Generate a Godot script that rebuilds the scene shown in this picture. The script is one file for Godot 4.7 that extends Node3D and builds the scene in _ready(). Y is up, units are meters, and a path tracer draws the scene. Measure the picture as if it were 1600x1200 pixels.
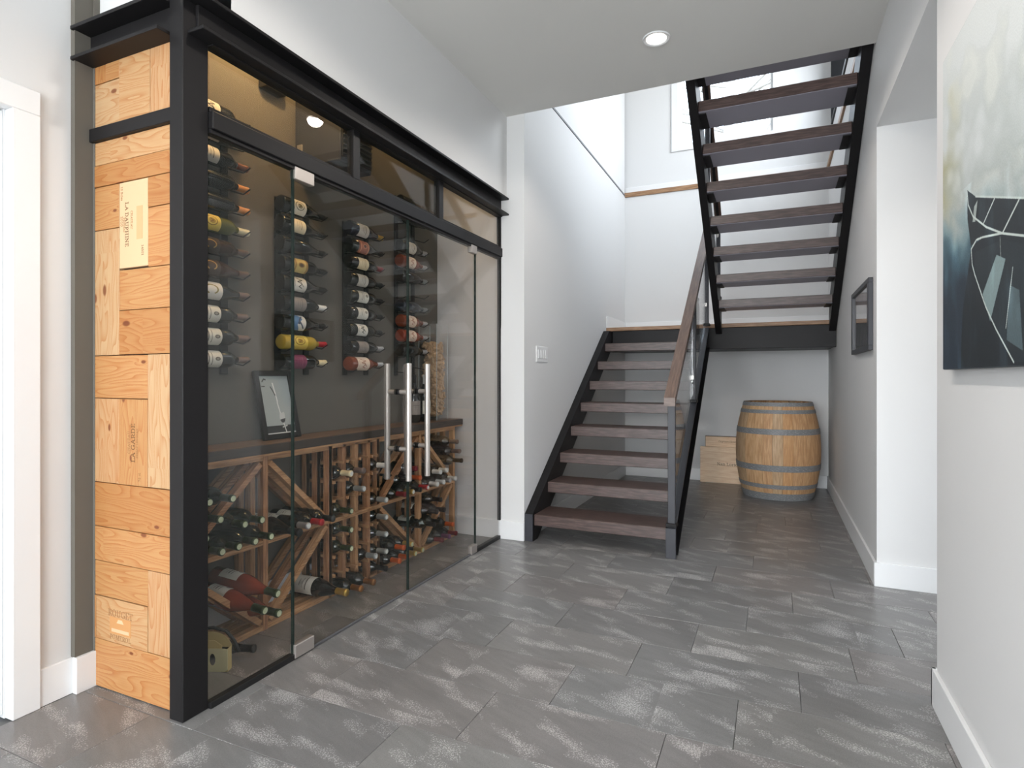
extends Node3D
# An entry hall: a glass-fronted wine cellar on the left, an open-riser steel stair with a landing ahead,
# an opening to a side hall on the right. Metres, y up; the camera stands at x = 0, z = 0, looking along -z turned left.

const UP_FLOOR := 3.475
const CEIL := 3.14
var rng := RandomNumberGenerator.new()
var M := {}
var taken := {}
var bottle_proto := {}


# ------------------------------------------------------------------ mesh builder
class MB:
	var v := PackedVector3Array()
	var n := PackedVector3Array()
	var t := PackedVector2Array()
	var ix := PackedInt32Array()
	var grain := 0
	var off := Vector2.ZERO

	func uv_of(p: Vector3, axis: int) -> Vector2:
		if axis == grain:
			return Vector2(p[(axis + 1) % 3], p[(axis + 2) % 3]) + off
		var other := 3 - axis - grain
		return Vector2(p[grain], p[other]) + off

	func quad(a: Vector3, b: Vector3, c: Vector3, d: Vector3, out: Vector3) -> void:
		var nn := (b - a).cross(c - a)
		if nn.length_squared() < 1e-16:
			nn = (c - a).cross(d - a)
		nn = nn.normalized()
		if nn.dot(out) < 0.0:
			var s := b
			b = d
			d = s
			nn = -nn
		var ab := nn.abs()
		var axis := 0 if ab.x >= ab.y and ab.x >= ab.z else (1 if ab.y >= ab.z else 2)
		var k := v.size()
		for p in [a, b, c, d]:
			v.push_back(p)
			n.push_back(nn)
			t.push_back(uv_of(p, axis))
		for q in [0, 2, 1, 0, 3, 2]:
			ix.push_back(k + q)

	func tri(a: Vector3, b: Vector3, c: Vector3, out: Vector3) -> void:
		var nn := (b - a).cross(c - a).normalized()
		if nn.dot(out) < 0.0:
			var s := b
			b = c
			c = s
			nn = -nn
		var ab := nn.abs()
		var axis := 0 if ab.x >= ab.y and ab.x >= ab.z else (1 if ab.y >= ab.z else 2)
		var k := v.size()
		for p in [a, b, c]:
			v.push_back(p)
			n.push_back(nn)
			t.push_back(uv_of(p, axis))
		for q in [0, 2, 1]:
			ix.push_back(k + q)

	func box(lo: Vector3, hi: Vector3, bev := 0.0) -> MB:
		var c := [lo, hi]
		for i in 3:
			var j := (i + 1) % 3
			var k := (i + 2) % 3
			for s in 2:
				var ps := []
				for e in [[0, 0], [1, 0], [1, 1], [0, 1]]:
					var p := Vector3.ZERO
					p[i] = c[s][i]
					p[j] = c[e[0]][j] + (bev if e[0] == 0 else -bev)
					p[k] = c[e[1]][k] + (bev if e[1] == 0 else -bev)
					ps.append(p)
				var out := Vector3.ZERO
				out[i] = 1.0 if s == 1 else -1.0
				quad(ps[0], ps[1], ps[2], ps[3], out)
		if bev > 0.0:
			for i in 3:
				var j := (i + 1) % 3
				var k := (i + 2) % 3
				for sj in 2:
					for sk in 2:
						var dj := bev if sj == 0 else -bev
						var dk := bev if sk == 0 else -bev
						var a := Vector3.ZERO
						a[i] = lo[i] + bev
						a[j] = c[sj][j]
						a[k] = c[sk][k] + dk
						var b := a
						b[i] = hi[i] - bev
						var d := a
						d[j] = c[sj][j] + dj
						d[k] = c[sk][k]
						var e := d
						e[i] = hi[i] - bev
						var out := Vector3.ZERO
						out[j] = -dj
						out[k] = -dk
						quad(a, b, e, d, out)
			for sx in 2:
				for sy in 2:
					for sz in 2:
						var p := Vector3(c[sx].x, c[sy].y, c[sz].z)
						var q := Vector3(bev if sx == 0 else -bev, bev if sy == 0 else -bev, bev if sz == 0 else -bev)
						tri(p + Vector3(0, q.y, q.z), p + Vector3(q.x, 0, q.z), p + Vector3(q.x, q.y, 0), -q)
		return self

	# profile: (radius, height) from bottom to top round the y axis; sharp = split normals at every point
	func lathe(prof: Array, segs := 24, a0 := 0.0, a1 := TAU, at := Vector3.ZERO, sharp := false) -> MB:
		var rings := []
		for q in prof.size() - 1:
			var p0: Vector2 = prof[q]
			var p1: Vector2 = prof[q + 1]
			var d := (p1 - p0)
			var nr := Vector2(d.y, -d.x).normalized()
			var n0 := nr
			var n1 := nr
			if not sharp:
				if q > 0:
					var e: Vector2 = (prof[q] - prof[q - 1])
					var m := Vector2(e.y, -e.x).normalized()
					if m.dot(nr) > 0.5:
						n0 = (m + nr).normalized()
				if q < prof.size() - 2:
					var e2: Vector2 = (prof[q + 2] - prof[q + 1])
					var m2 := Vector2(e2.y, -e2.x).normalized()
					if m2.dot(nr) > 0.5:
						n1 = (m2 + nr).normalized()
			rings.append([p0, p1, n0, n1])
		var h0: float = prof[0].y
		var h1: float = prof[-1].y
		for r in rings:
			var k := v.size()
			for s in segs + 1:
				var f := float(s) / segs
				var a := a0 + (a1 - a0) * f
				var dir := Vector3(cos(a), 0, sin(a))
				for e in 2:
					var p: Vector2 = r[e]
					var nn: Vector2 = r[2 + e]
					v.push_back(at + dir * p.x + Vector3(0, p.y, 0))
					n.push_back((dir * nn.x + Vector3(0, nn.y, 0)).normalized())
					t.push_back(Vector2(1.0 - f, 1.0 - (p.y - h0) / maxf(h1 - h0, 1e-6)))
			for s in segs:
				var b := k + s * 2
				# outside view: angle grows to the left, so (low s, low e) -> clockwise
				for q in [0, 2, 3, 0, 3, 1]:
					ix.push_back(b + q)
		return self

	func tube(pts: Array, r: float, segs := 8, caps := true) -> MB:
		var prev := Vector3.ZERO
		var rows := []
		for i in pts.size():
			var d: Vector3 = (pts[mini(i + 1, pts.size() - 1)] - pts[maxi(i - 1, 0)]).normalized()
			var side := d.cross(Vector3.UP if absf(d.y) < 0.9 else Vector3.RIGHT).normalized()
			if i > 0 and prev.length() > 0.1:
				side = (prev - d * prev.dot(d)).normalized()
			prev = side
			var up := side.cross(d).normalized()
			var k := v.size()
			for s in segs + 1:
				var a := TAU * s / segs
				var dir := side * cos(a) + up * sin(a)
				v.push_back(pts[i] + dir * r)
				n.push_back(dir)
				t.push_back(Vector2(float(s) / segs, i))
			rows.append(k)
		for i in rows.size() - 1:
			for s in segs:
				var a: int = rows[i] + s
				var b: int = rows[i + 1] + s
				var fn := (v[a + 1] - v[a]).cross(v[b] - v[a])
				var flip := fn.dot(n[a]) > 0.0
				for q in ([a, b, a + 1, a + 1, b, b + 1] if flip else [a, a + 1, b, a + 1, b + 1, b]):
					ix.push_back(q)
		if caps:
			for e in [0, rows.size() - 1]:
				var c: Vector3 = pts[e]
				var out: Vector3 = (pts[0] - pts[1]) if e == 0 else (pts[-1] - pts[-2])
				for s in segs:
					tri(c, v[rows[e] + s], v[rows[e] + s + 1], out)
		return self

	# polygon in two axes extruded along the third (axis), from t0 to t1; poly holds (first, second) of the other axes in order
	func prism(poly: Array, axis: int, t0: float, t1: float) -> MB:
		var pa := PackedVector2Array(poly)
		var j := 1 if axis == 0 else 0
		var k := 1 if axis == 2 else 2
		if axis == 0:
			j = 2
			k = 1
		elif axis == 1:
			j = 0
			k = 2
		var mk := func(p: Vector2, h: float) -> Vector3:
			var q := Vector3.ZERO
			q[axis] = h
			q[j] = p.x
			q[k] = p.y
			return q
		var tr := Geometry2D.triangulate_polygon(pa)
		var ax := Vector3.ZERO
		ax[axis] = 1.0 if t1 > t0 else -1.0
		for i in range(0, tr.size(), 3):
			tri(mk.call(pa[tr[i]], t1), mk.call(pa[tr[i + 1]], t1), mk.call(pa[tr[i + 2]], t1), ax)
			tri(mk.call(pa[tr[i]], t0), mk.call(pa[tr[i + 1]], t0), mk.call(pa[tr[i + 2]], t0), -ax)
		var ccw := not Geometry2D.is_polygon_clockwise(pa)
		for i in pa.size():
			var a := pa[i]
			var b := pa[(i + 1) % pa.size()]
			var d := b - a
			var o2 := Vector2(d.y, -d.x) if not ccw else Vector2(-d.y, d.x)
			# is_polygon_clockwise uses y down; test the side directly instead
			var mid := (a + b) * 0.5 + o2.normalized() * 1e-4
			if Geometry2D.is_point_in_polygon(mid, pa):
				o2 = -o2
			quad(mk.call(a, t0), mk.call(b, t0), mk.call(b, t1), mk.call(a, t1), mk.call(o2, 0.0))
		return self

	# flat panel of thickness th in the xy plane (front at z = 0) with an elliptic hole
	func holed(x0: float, x1: float, y0: float, y1: float, c: Vector2, rx: float, ry: float, th: float) -> MB:
		var N := 32
		var o := []
		var w := []
		for i in N:
			var a := TAU * i / N
			var d := Vector2(cos(a), sin(a))
			w.append(c + Vector2(d.x * rx, d.y * ry))
			var s := 1e9
			if absf(d.x) > 1e-6:
				s = minf(s, ((x1 if d.x > 0 else x0) - c.x) / d.x)
			if absf(d.y) > 1e-6:
				s = minf(s, ((y1 if d.y > 0 else y0) - c.y) / d.y)
			o.append(c + d * s)
		for i in N:
			var k := (i + 1) % N
			var z0 := Vector3(0, 0, 0)
			for zz in [0.0, -th]:
				z0.z = zz
				quad(Vector3(o[i].x, o[i].y, zz), Vector3(o[k].x, o[k].y, zz), Vector3(w[k].x, w[k].y, zz), Vector3(w[i].x, w[i].y, zz), Vector3(0, 0, 1 if zz == 0.0 else -1))
			var m: Vector2 = c - (w[i] + w[k]) * 0.5
			quad(Vector3(w[i].x, w[i].y, 0), Vector3(w[k].x, w[k].y, 0), Vector3(w[k].x, w[k].y, -th), Vector3(w[i].x, w[i].y, -th), Vector3(m.x, m.y, 0))
			m = (o[i] + o[k]) * 0.5 - c
			quad(Vector3(o[i].x, o[i].y, 0), Vector3(o[k].x, o[k].y, 0), Vector3(o[k].x, o[k].y, -th), Vector3(o[i].x, o[i].y, -th), Vector3(m.x, m.y, 0))
		return self

	func mesh() -> ArrayMesh:
		var a := []
		a.resize(Mesh.ARRAY_MAX)
		a[Mesh.ARRAY_VERTEX] = v
		a[Mesh.ARRAY_NORMAL] = n
		a[Mesh.ARRAY_TEX_UV] = t
		a[Mesh.ARRAY_INDEX] = ix
		var am := ArrayMesh.new()
		am.add_surface_from_arrays(Mesh.PRIMITIVE_TRIANGLES, a)
		return am


func mb(grain := 0, off := Vector2.ZERO) -> MB:
	var m := MB.new()
	m.grain = grain
	m.off = off
	return m


func rnd_off() -> Vector2:
	return Vector2(rng.randf() * 7.0, rng.randf() * 7.0)


# ------------------------------------------------------------------ scene helpers
func numbered(called: String) -> String:
	var k: int = taken.get(called, 0)
	taken[called] = k + 1
	return called if k == 0 else "%s_%03d" % [called, k]


func tag(o: Node, label: String, category: String, group := "") -> void:
	o.set_meta("label", label)
	o.set_meta("category", category)
	if group != "":
		o.set_meta("group", group)


func thing(called: String, label: String, category: String, at := Vector3.ZERO, group := "") -> Node3D:
	var o := Node3D.new()
	o.name = numbered(called)
	o.position = at
	add_child(o)
	tag(o, label, category, group)
	return o


func raw(called: String, m: Mesh, material: Material, parent: Node) -> MeshInstance3D:
	var o := MeshInstance3D.new()
	o.mesh = m
	o.material_override = null
	for s in m.get_surface_count():
		o.set_surface_override_material(s, material)
	o.cast_shadow = GeometryInstance3D.SHADOW_CASTING_SETTING_ON
	if parent == self:
		o.name = numbered(called)
	else:
		var k := 0
		var nm := called
		while parent.has_node(NodePath(nm)):
			k += 1
			nm = "%s_%03d" % [called, k]
		o.name = nm
	parent.add_child(o, true)
	return o


# a part whose shape is given in world coordinates under an unturned thing
func part(called: String, b: MB, material: Material, parent: Node) -> MeshInstance3D:
	var o := raw(called, b.mesh(), material, parent)
	if parent is Node3D and parent != self and parent.get_parent() == self and not parent is MeshInstance3D:
		o.position = -(parent as Node3D).position
	return o


func struct(called: String, b: MB, material: Material, label: String) -> MeshInstance3D:
	var o := raw(called, b.mesh(), material, self)
	o.set_meta("kind", "structure")
	o.set_meta("label", label)
	return o


func solo(called: String, b: MB, material: Material, label: String, category: String, group := "") -> MeshInstance3D:
	var o := raw(called, b.mesh(), material, self)
	tag(o, label, category, group)
	return o


func text_part(s: String, height: float, at: Vector3, basis: Basis, material: Material, parent: Node, serif := true) -> MeshInstance3D:
	var tm := TextMesh.new()
	var f := SystemFont.new()
	f.font_names = PackedStringArray(["Droid Serif" if serif else "Droid Sans"])
	tm.font = f
	tm.text = s
	tm.font_size = 48
	tm.pixel_size = height / 36.0
	tm.depth = 0.0006
	tm.curve_step = 2.0
	var o := raw("lettering", tm, material, parent)
	o.transform = Transform3D(basis, at)
	return o


# ------------------------------------------------------------------ materials
func mat(c: Color, rough := 0.6, metal := 0.0, spec := 0.5) -> StandardMaterial3D:
	var m := StandardMaterial3D.new()
	m.albedo_color = c
	m.roughness = rough
	m.metallic = metal
	m.metallic_specular = spec
	return m


func rgb(r: int, g: int, b: int) -> Color:
	return Color(r / 255.0, g / 255.0, b / 255.0)


func grain_tex(colors: Array, sd: int, freq := 0.012, size := 512) -> NoiseTexture2D:
	var fn := FastNoiseLite.new()
	fn.seed = sd
	fn.noise_type = FastNoiseLite.TYPE_SIMPLEX_SMOOTH
	fn.frequency = freq
	fn.fractal_octaves = 5
	fn.fractal_gain = 0.6
	var g := Gradient.new()
	var offs := PackedFloat32Array()
	var cols := PackedColorArray()
	for i in colors.size():
		offs.push_back(0.18 + 0.64 * i / (colors.size() - 1))
		cols.push_back(colors[i])
	g.offsets = offs
	g.colors = cols
	var tx := NoiseTexture2D.new()
	tx.width = size
	tx.height = size
	tx.seamless = true
	tx.noise = fn
	tx.color_ramp = g
	return tx


func wood(colors: Array, sd: int, rough: float, along := 0.7, across := 9.0, spec := 0.5) -> StandardMaterial3D:
	var m := mat(Color.WHITE, rough, 0.0, spec)
	m.albedo_texture = grain_tex(colors, sd)
	m.uv1_scale = Vector3(along, across, 1.0)
	return m


func pine_image(sd: int) -> ImageTexture:
	var W := 512
	var H := 512
	var n1 := FastNoiseLite.new()
	n1.seed = sd
	n1.frequency = 0.006
	n1.fractal_octaves = 2
	var n2 := FastNoiseLite.new()
	n2.seed = sd + 5
	n2.frequency = 0.11
	n2.fractal_octaves = 2
	var r2 := RandomNumberGenerator.new()
	r2.seed = sd
	var knots := []
	for i in 7:
		knots.append([Vector2(r2.randf() * W, r2.randf() * H), 5.0 + r2.randf() * 6.0])
	var data := PackedByteArray()
	data.resize(W * H * 3)
	var light := Color(0.725, 0.60, 0.45)
	var dark := Color(0.66, 0.46, 0.285)
	var kd := Color(0.40, 0.20, 0.10)
	var p := 0
	for y in H:
		for x in W:
			var warp := n1.get_noise_2d(x * 0.45, y * 1.5) * 3.2
			var tt := y * 0.052 + warp
			var kk := 0.0
			for kn in knots:
				var c: Vector2 = kn[0]
				var dx := (x - c.x) * 0.45
				var dy := y - c.y
				var d2: float = (dx * dx + dy * dy) / (kn[1] * kn[1])
				if d2 < 14.0:
					tt += 1.9 * exp(-d2 * 0.33) * (1.0 if dy > 0.0 else -1.0)
					var core: float = ((x - c.x) * (x - c.x) * 0.8 + dy * dy) / (kn[1] * kn[1])
					kk = maxf(kk, clampf(1.5 - core, 0.0, 1.0))
			var s := tt - floorf(tt)
			s = s * s * s
			s = s * 0.85 + 0.20 * n2.get_noise_2d(x * 0.08, y * 1.4) + 0.10
			var col := light.lerp(dark, clampf(s, 0.0, 1.0)).lerp(kd, kk * 0.75)
			data[p] = int(clampf(col.r, 0, 1) * 255)
			data[p + 1] = int(clampf(col.g, 0, 1) * 255)
			data[p + 2] = int(clampf(col.b, 0, 1) * 255)
			p += 3
	return ImageTexture.create_from_image(Image.create_from_data(W, H, false, Image.FORMAT_RGB8, data))


func slate_image() -> ImageTexture:
	var W := 896
	var na := FastNoiseLite.new()
	na.seed = 11
	na.frequency = 0.004
	na.fractal_octaves = 4
	var nb := FastNoiseLite.new()
	nb.seed = 12
	nb.frequency = 0.15
	nb.fractal_octaves = 2
	var nc := FastNoiseLite.new()
	nc.seed = 13
	nc.frequency = 0.0062
	nc.fractal_octaves = 4
	var ne := FastNoiseLite.new()
	ne.seed = 15
	ne.frequency = 0.19
	ne.fractal_octaves = 2
	var r3 := RandomNumberGenerator.new()
	r3.seed = 5
	var nd := FastNoiseLite.new()
	nd.seed = 14
	nd.frequency = 0.02
	nd.fractal_octaves = 3
	var data := PackedByteArray()
	data.resize(W * W * 3)
	var p := 0
	for y in W:
		for x in W:
			# streaks lie about 20 degrees off the tile's length
			var u := x * 0.94 + y * 0.34
			var w := -x * 0.34 + y * 0.94
			var base := 0.472 + 0.030 * na.get_noise_2d(u * 0.6, w * 1.6) + 0.030 * nb.get_noise_2d(u * 1.6, w * 2.6) + 0.020 * nd.get_noise_2d(u * 0.3, w * 2.0) + (r3.randf() - 0.5) * 0.06
			var cl := clampf((nc.get_noise_2d(u * 0.6, w * 1.4) - 0.09) * 2.4, 0.0, 1.0)
			if cl > 0.0:
				var fk := ne.get_noise_2d(u * 0.8, w * 1.2)
				base += cl * cl * 0.04
				if fk > 0.36 - cl * 0.36:
					base += 0.12 + 0.16 * r3.randf()
			var b := clampf(base, 0.0, 1.0)
			data[p] = int(b * 255)
			data[p + 1] = int(b * 0.992 * 255)
			data[p + 2] = int(b * 0.985 * 255)
			p += 3
	return ImageTexture.create_from_image(Image.create_from_data(W, W, false, Image.FORMAT_RGB8, data))


func px_disc(im: Image, c: Vector2, r: float, col: Color) -> void:
	for y in range(maxi(0, int(c.y - r)), mini(im.get_height(), int(c.y + r) + 1)):
		for x in range(maxi(0, int(c.x - r)), mini(im.get_width(), int(c.x + r) + 1)):
			if Vector2(x + 0.5, y + 0.5).distance_to(c) <= r:
				im.set_pixel(x, y, col)


func px_line(im: Image, pts: Array, r: float, col: Color) -> void:
	for i in pts.size() - 1:
		var a: Vector2 = pts[i]
		var b: Vector2 = pts[i + 1]
		var k := int(a.distance_to(b) / maxf(0.4, r * 0.5)) + 1
		for s in k + 1:
			px_disc(im, a.lerp(b, float(s) / k), r, col)


func px_poly(im: Image, pts: Array, col: Color, share := 1.0) -> void:
	var pa := PackedVector2Array(pts)
	var lo := pa[0]
	var hi := pa[0]
	for q in pa:
		lo = lo.min(q)
		hi = hi.max(q)
	for y in range(maxi(0, int(lo.y)), mini(im.get_height(), int(hi.y) + 1)):
		for x in range(maxi(0, int(lo.x)), mini(im.get_width(), int(hi.x) + 1)):
			if Geometry2D.is_point_in_polygon(Vector2(x + 0.5, y + 0.5), pa):
				im.set_pixel(x, y, im.get_pixel(x, y).lerp(col, share))


# a wine label: paper, bands of print, an emblem
func label_mat(paper: Color, ink: Color, style: String, extra := Color.BLACK) -> StandardMaterial3D:
	var W := 120
	var H := 84
	var im := Image.create(W, H, false, Image.FORMAT_RGB8)
	im.fill(paper)
	match style:
		"lines":
			# print reads along the bottle's girth: columns of short strokes, a round seal towards the neck
			for k in 3:
				var yy := 38 + k * 12
				im.fill_rect(Rect2i(24, yy, 72, 2 + (k % 2) * 2), ink.lerp(paper, 0.25 * k))
			im.fill_rect(Rect2i(40, 74, 40, 2), ink.lerp(paper, 0.4))
			px_disc(im, Vector2(60, 18), 10, ink.lerp(paper, 0.2))
			px_disc(im, Vector2(60, 18), 6, paper.lerp(ink, 0.45))
		"emblem":
			px_disc(im, Vector2(60, 42), 27, ink)
			px_disc(im, Vector2(60, 42), 23, paper)
			px_disc(im, Vector2(60, 40), 15, ink.lerp(paper, 0.45))
			px_line(im, [Vector2(50, 50), Vector2(58, 34), Vector2(70, 48)], 2.5, ink)
			im.fill_rect(Rect2i(34, 74, 52, 3), ink)
		"ring":
			px_disc(im, Vector2(60, 42), 26, extra)
			px_disc(im, Vector2(60, 42), 20, paper)
			px_poly(im, [Vector2(60, 42), Vector2(96, 22), Vector2(96, 58)], paper)
		"script":
			px_line(im, [Vector2(30, 60), Vector2(42, 26), Vector2(56, 58), Vector2(66, 30), Vector2(84, 48), Vector2(92, 30)], 2.4, ink)
			px_line(im, [Vector2(46, 44), Vector2(80, 22)], 1.8, ink)
			im.fill_rect(Rect2i(36, 72, 48, 2), ink.lerp(paper, 0.4))
		"bands":
			im.fill_rect(Rect2i(0, 0, W, 10), extra)
			im.fill_rect(Rect2i(0, 62, W, 8), extra)
			px_disc(im, Vector2(60, 36), 16, extra)
			px_disc(im, Vector2(60, 36), 11, ink)
			im.fill_rect(Rect2i(28, 74, 64, 4), ink)
		"art":
			px_poly(im, [Vector2(0, 84), Vector2(0, 40), Vector2(40, 20), Vector2(74, 56), Vector2(120, 30), Vector2(120, 84)], extra)
			px_line(im, [Vector2(20, 20), Vector2(50, 44), Vector2(96, 14)], 4.0, ink)
			px_disc(im, Vector2(64, 44), 8, ink)
		"plain":
			im.fill_rect(Rect2i(26, 26, 68, 3), ink)
			im.fill_rect(Rect2i(34, 40, 52, 2), ink.lerp(paper, 0.3))
			im.fill_rect(Rect2i(44, 54, 32, 2), ink.lerp(paper, 0.3))
	var m := mat(Color.WHITE, 0.55)
	m.albedo_texture = ImageTexture.create_from_image(im)
	return m


func painting_image() -> ImageTexture:
	# canvas 1.10 wide (from the far edge), 1.02 tall; two rowing boats drawn up on a misty shore
	var W := 660
	var H := 612
	var im := Image.create(W, H, false, Image.FORMAT_RGB8)
	var nz := FastNoiseLite.new()
	nz.seed = 4
	nz.frequency = 0.0045
	nz.fractal_octaves = 3
	var ng := FastNoiseLite.new()
	ng.seed = 9
	ng.frequency = 0.3
	for y in H:
		for x in W:
			var f := float(y) / H
			var fx := float(x) / W
			var q := nz.get_noise_2d(x + y * 0.7, (y - x * 0.6) * 1.4)
			var g := f + q * 0.10 - 0.10 * fx
			var c := Color(0.78, 0.80, 0.80).lerp(Color(0.66, 0.69, 0.68), clampf(g * 2.2 + q * 0.9 - 0.1, 0, 1))
			c = c.lerp(Color(0.86, 0.87, 0.85), clampf(q * 1.4 - 0.05, 0, 0.6))
			c = c.lerp(Color(0.62, 0.60, 0.42), clampf(1.0 - absf(f - 0.36 + q * 0.2) * 5.0, 0, 1) * clampf(1.0 - fx * 4.5, 0, 1) * 0.75)
			c = c.lerp(Color(0.27, 0.42, 0.47), clampf((g - 0.50) * 6.0, 0, 1) * clampf(1.15 - fx, 0, 1))
			c = c.lerp(Color(0.12, 0.17, 0.22), clampf((g - 0.60) * 7.0, 0, 1))
			var k := ng.get_noise_2d(x, y) * 0.05
			im.set_pixel(x, y, Color(c.r + k, c.g + k, c.b + k))
	var P := func(s: float, yy: float) -> Vector2:
		return Vector2(s / 1.10 * W, (2.246 - yy) / 1.02 * H)
	var hull := Color(0.10, 0.13, 0.155)
	var wood_l := Color(0.74, 0.78, 0.76)
	px_poly(im, [P.call(0.265, 1.745), P.call(0.342, 1.705), P.call(0.69, 1.605), P.call(1.1, 1.50), P.call(1.1, 1.3), P.call(0.547, 1.55), P.call(0.40, 1.58), P.call(0.30, 1.575), P.call(0.268, 1.66)], hull)
	px_poly(im, [P.call(0.307, 1.573), P.call(0.402, 1.576), P.call(0.547, 1.556), P.call(0.69, 1.518), P.call(1.1, 1.40), P.call(1.1, 1.226), P.call(0.2, 1.226), P.call(0.22, 1.40), P.call(0.28, 1.52)], hull.lerp(Color(0.07, 0.10, 0.13), 0.5))
	px_poly(im, [P.call(0.336, 1.487), P.call(0.428, 1.387), P.call(0.506, 1.322), P.call(0.626, 1.235), P.call(1.1, 1.23), P.call(1.1, 1.38), P.call(0.69, 1.50), P.call(0.547, 1.54), P.call(0.33, 1.55)], Color(0.12, 0.155, 0.18))
	px_poly(im, [P.call(0.510, 1.510), P.call(0.573, 1.488), P.call(0.463, 1.345), P.call(0.402, 1.424)], Color(0.52, 0.60, 0.60), 0.9)
	px_poly(im, [P.call(0.60, 1.42), P.call(0.66, 1.40), P.call(0.68, 1.26), P.call(0.58, 1.29)], Color(0.42, 0.50, 0.52), 0.6)
	px_poly(im, [P.call(0.33, 1.68), P.call(0.36, 1.69), P.call(0.34, 1.635), P.call(0.315, 1.64)], wood_l, 0.8)
	px_line(im, [P.call(0.265, 1.74), P.call(0.275, 1.70), P.call(0.319, 1.655), P.call(0.428, 1.600), P.call(0.545, 1.557)], 1.8, wood_l)
	px_line(im, [P.call(0.342, 1.705), P.call(0.69, 1.603), P.call(1.1, 1.49)], 1.6, wood_l)
	px_line(im, [P.call(0.407, 1.612), P.call(0.496, 1.657)], 1.5, wood_l)
	px_line(im, [P.call(0.551, 1.555), P.call(0.658, 1.608)], 1.8, wood_l)
	px_line(im, [P.call(0.303, 1.566), P.call(0.35, 1.582), P.call(0.402, 1.578), P.call(0.547, 1.556), P.call(0.69, 1.518), P.call(1.1, 1.40)], 1.8, wood_l)
	px_line(im, [P.call(0.303, 1.566), P.call(0.312, 1.52), P.call(0.336, 1.487), P.call(0.428, 1.387), P.call(0.506, 1.322), P.call(0.626, 1.235)], 1.8, wood_l)
	px_line(im, [P.call(0.62, 1.46), P.call(0.575, 1.32)], 1.2, wood_l)
	px_line(im, [P.call(0.535, 1.55), P.call(0.54, 1.50)], 1.2, wood_l.darkened(0.3))
	# worn paint over the boats
	for y in range(int(H * 0.48), H):
		for x in W:
			var k := ng.get_noise_2d(x * 0.8, y * 0.5) * 0.03 + maxf(0.0, nz.get_noise_2d(x * 3.0, y * 1.2) - 0.1) * 0.16
			var c := im.get_pixel(x, y)
			im.set_pixel(x, y, Color(c.r + k * 0.8, c.g + k, c.b + k * 1.1))
	return ImageTexture.create_from_image(im)


func glass_print_image() -> ImageTexture:
	# a tilted wine glass on pale ground above a dark band
	var W := 120
	var H := 186
	var im := Image.create(W, H, false, Image.FORMAT_RGB8)
	im.fill(Color(0.66, 0.70, 0.70))
	im.fill_rect(Rect2i(0, 160, W, 22), Color(0.16, 0.17, 0.18))
	im.fill_rect(Rect2i(0, 182, W, 4), Color(0.85, 0.86, 0.86))
	im.fill_rect(Rect2i(0, 0, 3, H), Color(0.86, 0.88, 0.88))
	px_poly(im, [Vector2(50, 22), Vector2(55, 22), Vector2(64, 84), Vector2(60, 86)], Color(0.92, 0.93, 0.93))
	px_line(im, [Vector2(60, 86), Vector2(66, 120), Vector2(80, 182)], 1.8, Color(0.92, 0.93, 0.93))
	px_poly(im, [Vector2(62, 122), Vector2(82, 118), Vector2(84, 142), Vector2(76, 152), Vector2(66, 148), Vector2(60, 140)], Color(0.80, 0.82, 0.82))
	px_poly(im, [Vector2(61, 142), Vector2(84, 138), Vector2(80, 148), Vector2(73, 153), Vector2(66, 150)], Color(0.20, 0.21, 0.22))
	px_line(im, [Vector2(68, 166), Vector2(86, 162)], 2.2, Color(0.8, 0.82, 0.82))
	px_line(im, [Vector2(12, 18), Vector2(20, 10), Vector2(26, 12)], 2.0, Color(0.2, 0.2, 0.2))
	im.fill_rect(Rect2i(6, 32, 14, 3), Color(0.25, 0.25, 0.25))
	px_line(im, [Vector2(42, 36), Vector2(47, 44), Vector2(56, 62)], 1.6, Color(0.25, 0.25, 0.25))
	return ImageTexture.create_from_image(im)


func grey_print_image() -> ImageTexture:
	var im := Image.create(64, 48, false, Image.FORMAT_RGB8)
	for y in 48:
		for x in 64:
			var f := y / 48.0
			var c := 0.55 if f < 0.3 else (0.42 if f < 0.55 else 0.2 + 0.2 * f)
			c += 0.05 * sin(x * 0.5 + y * 0.2)
			im.set_pixel(x, y, Color(c, c, c * 1.02))
	return ImageTexture.create_from_image(im)


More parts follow.
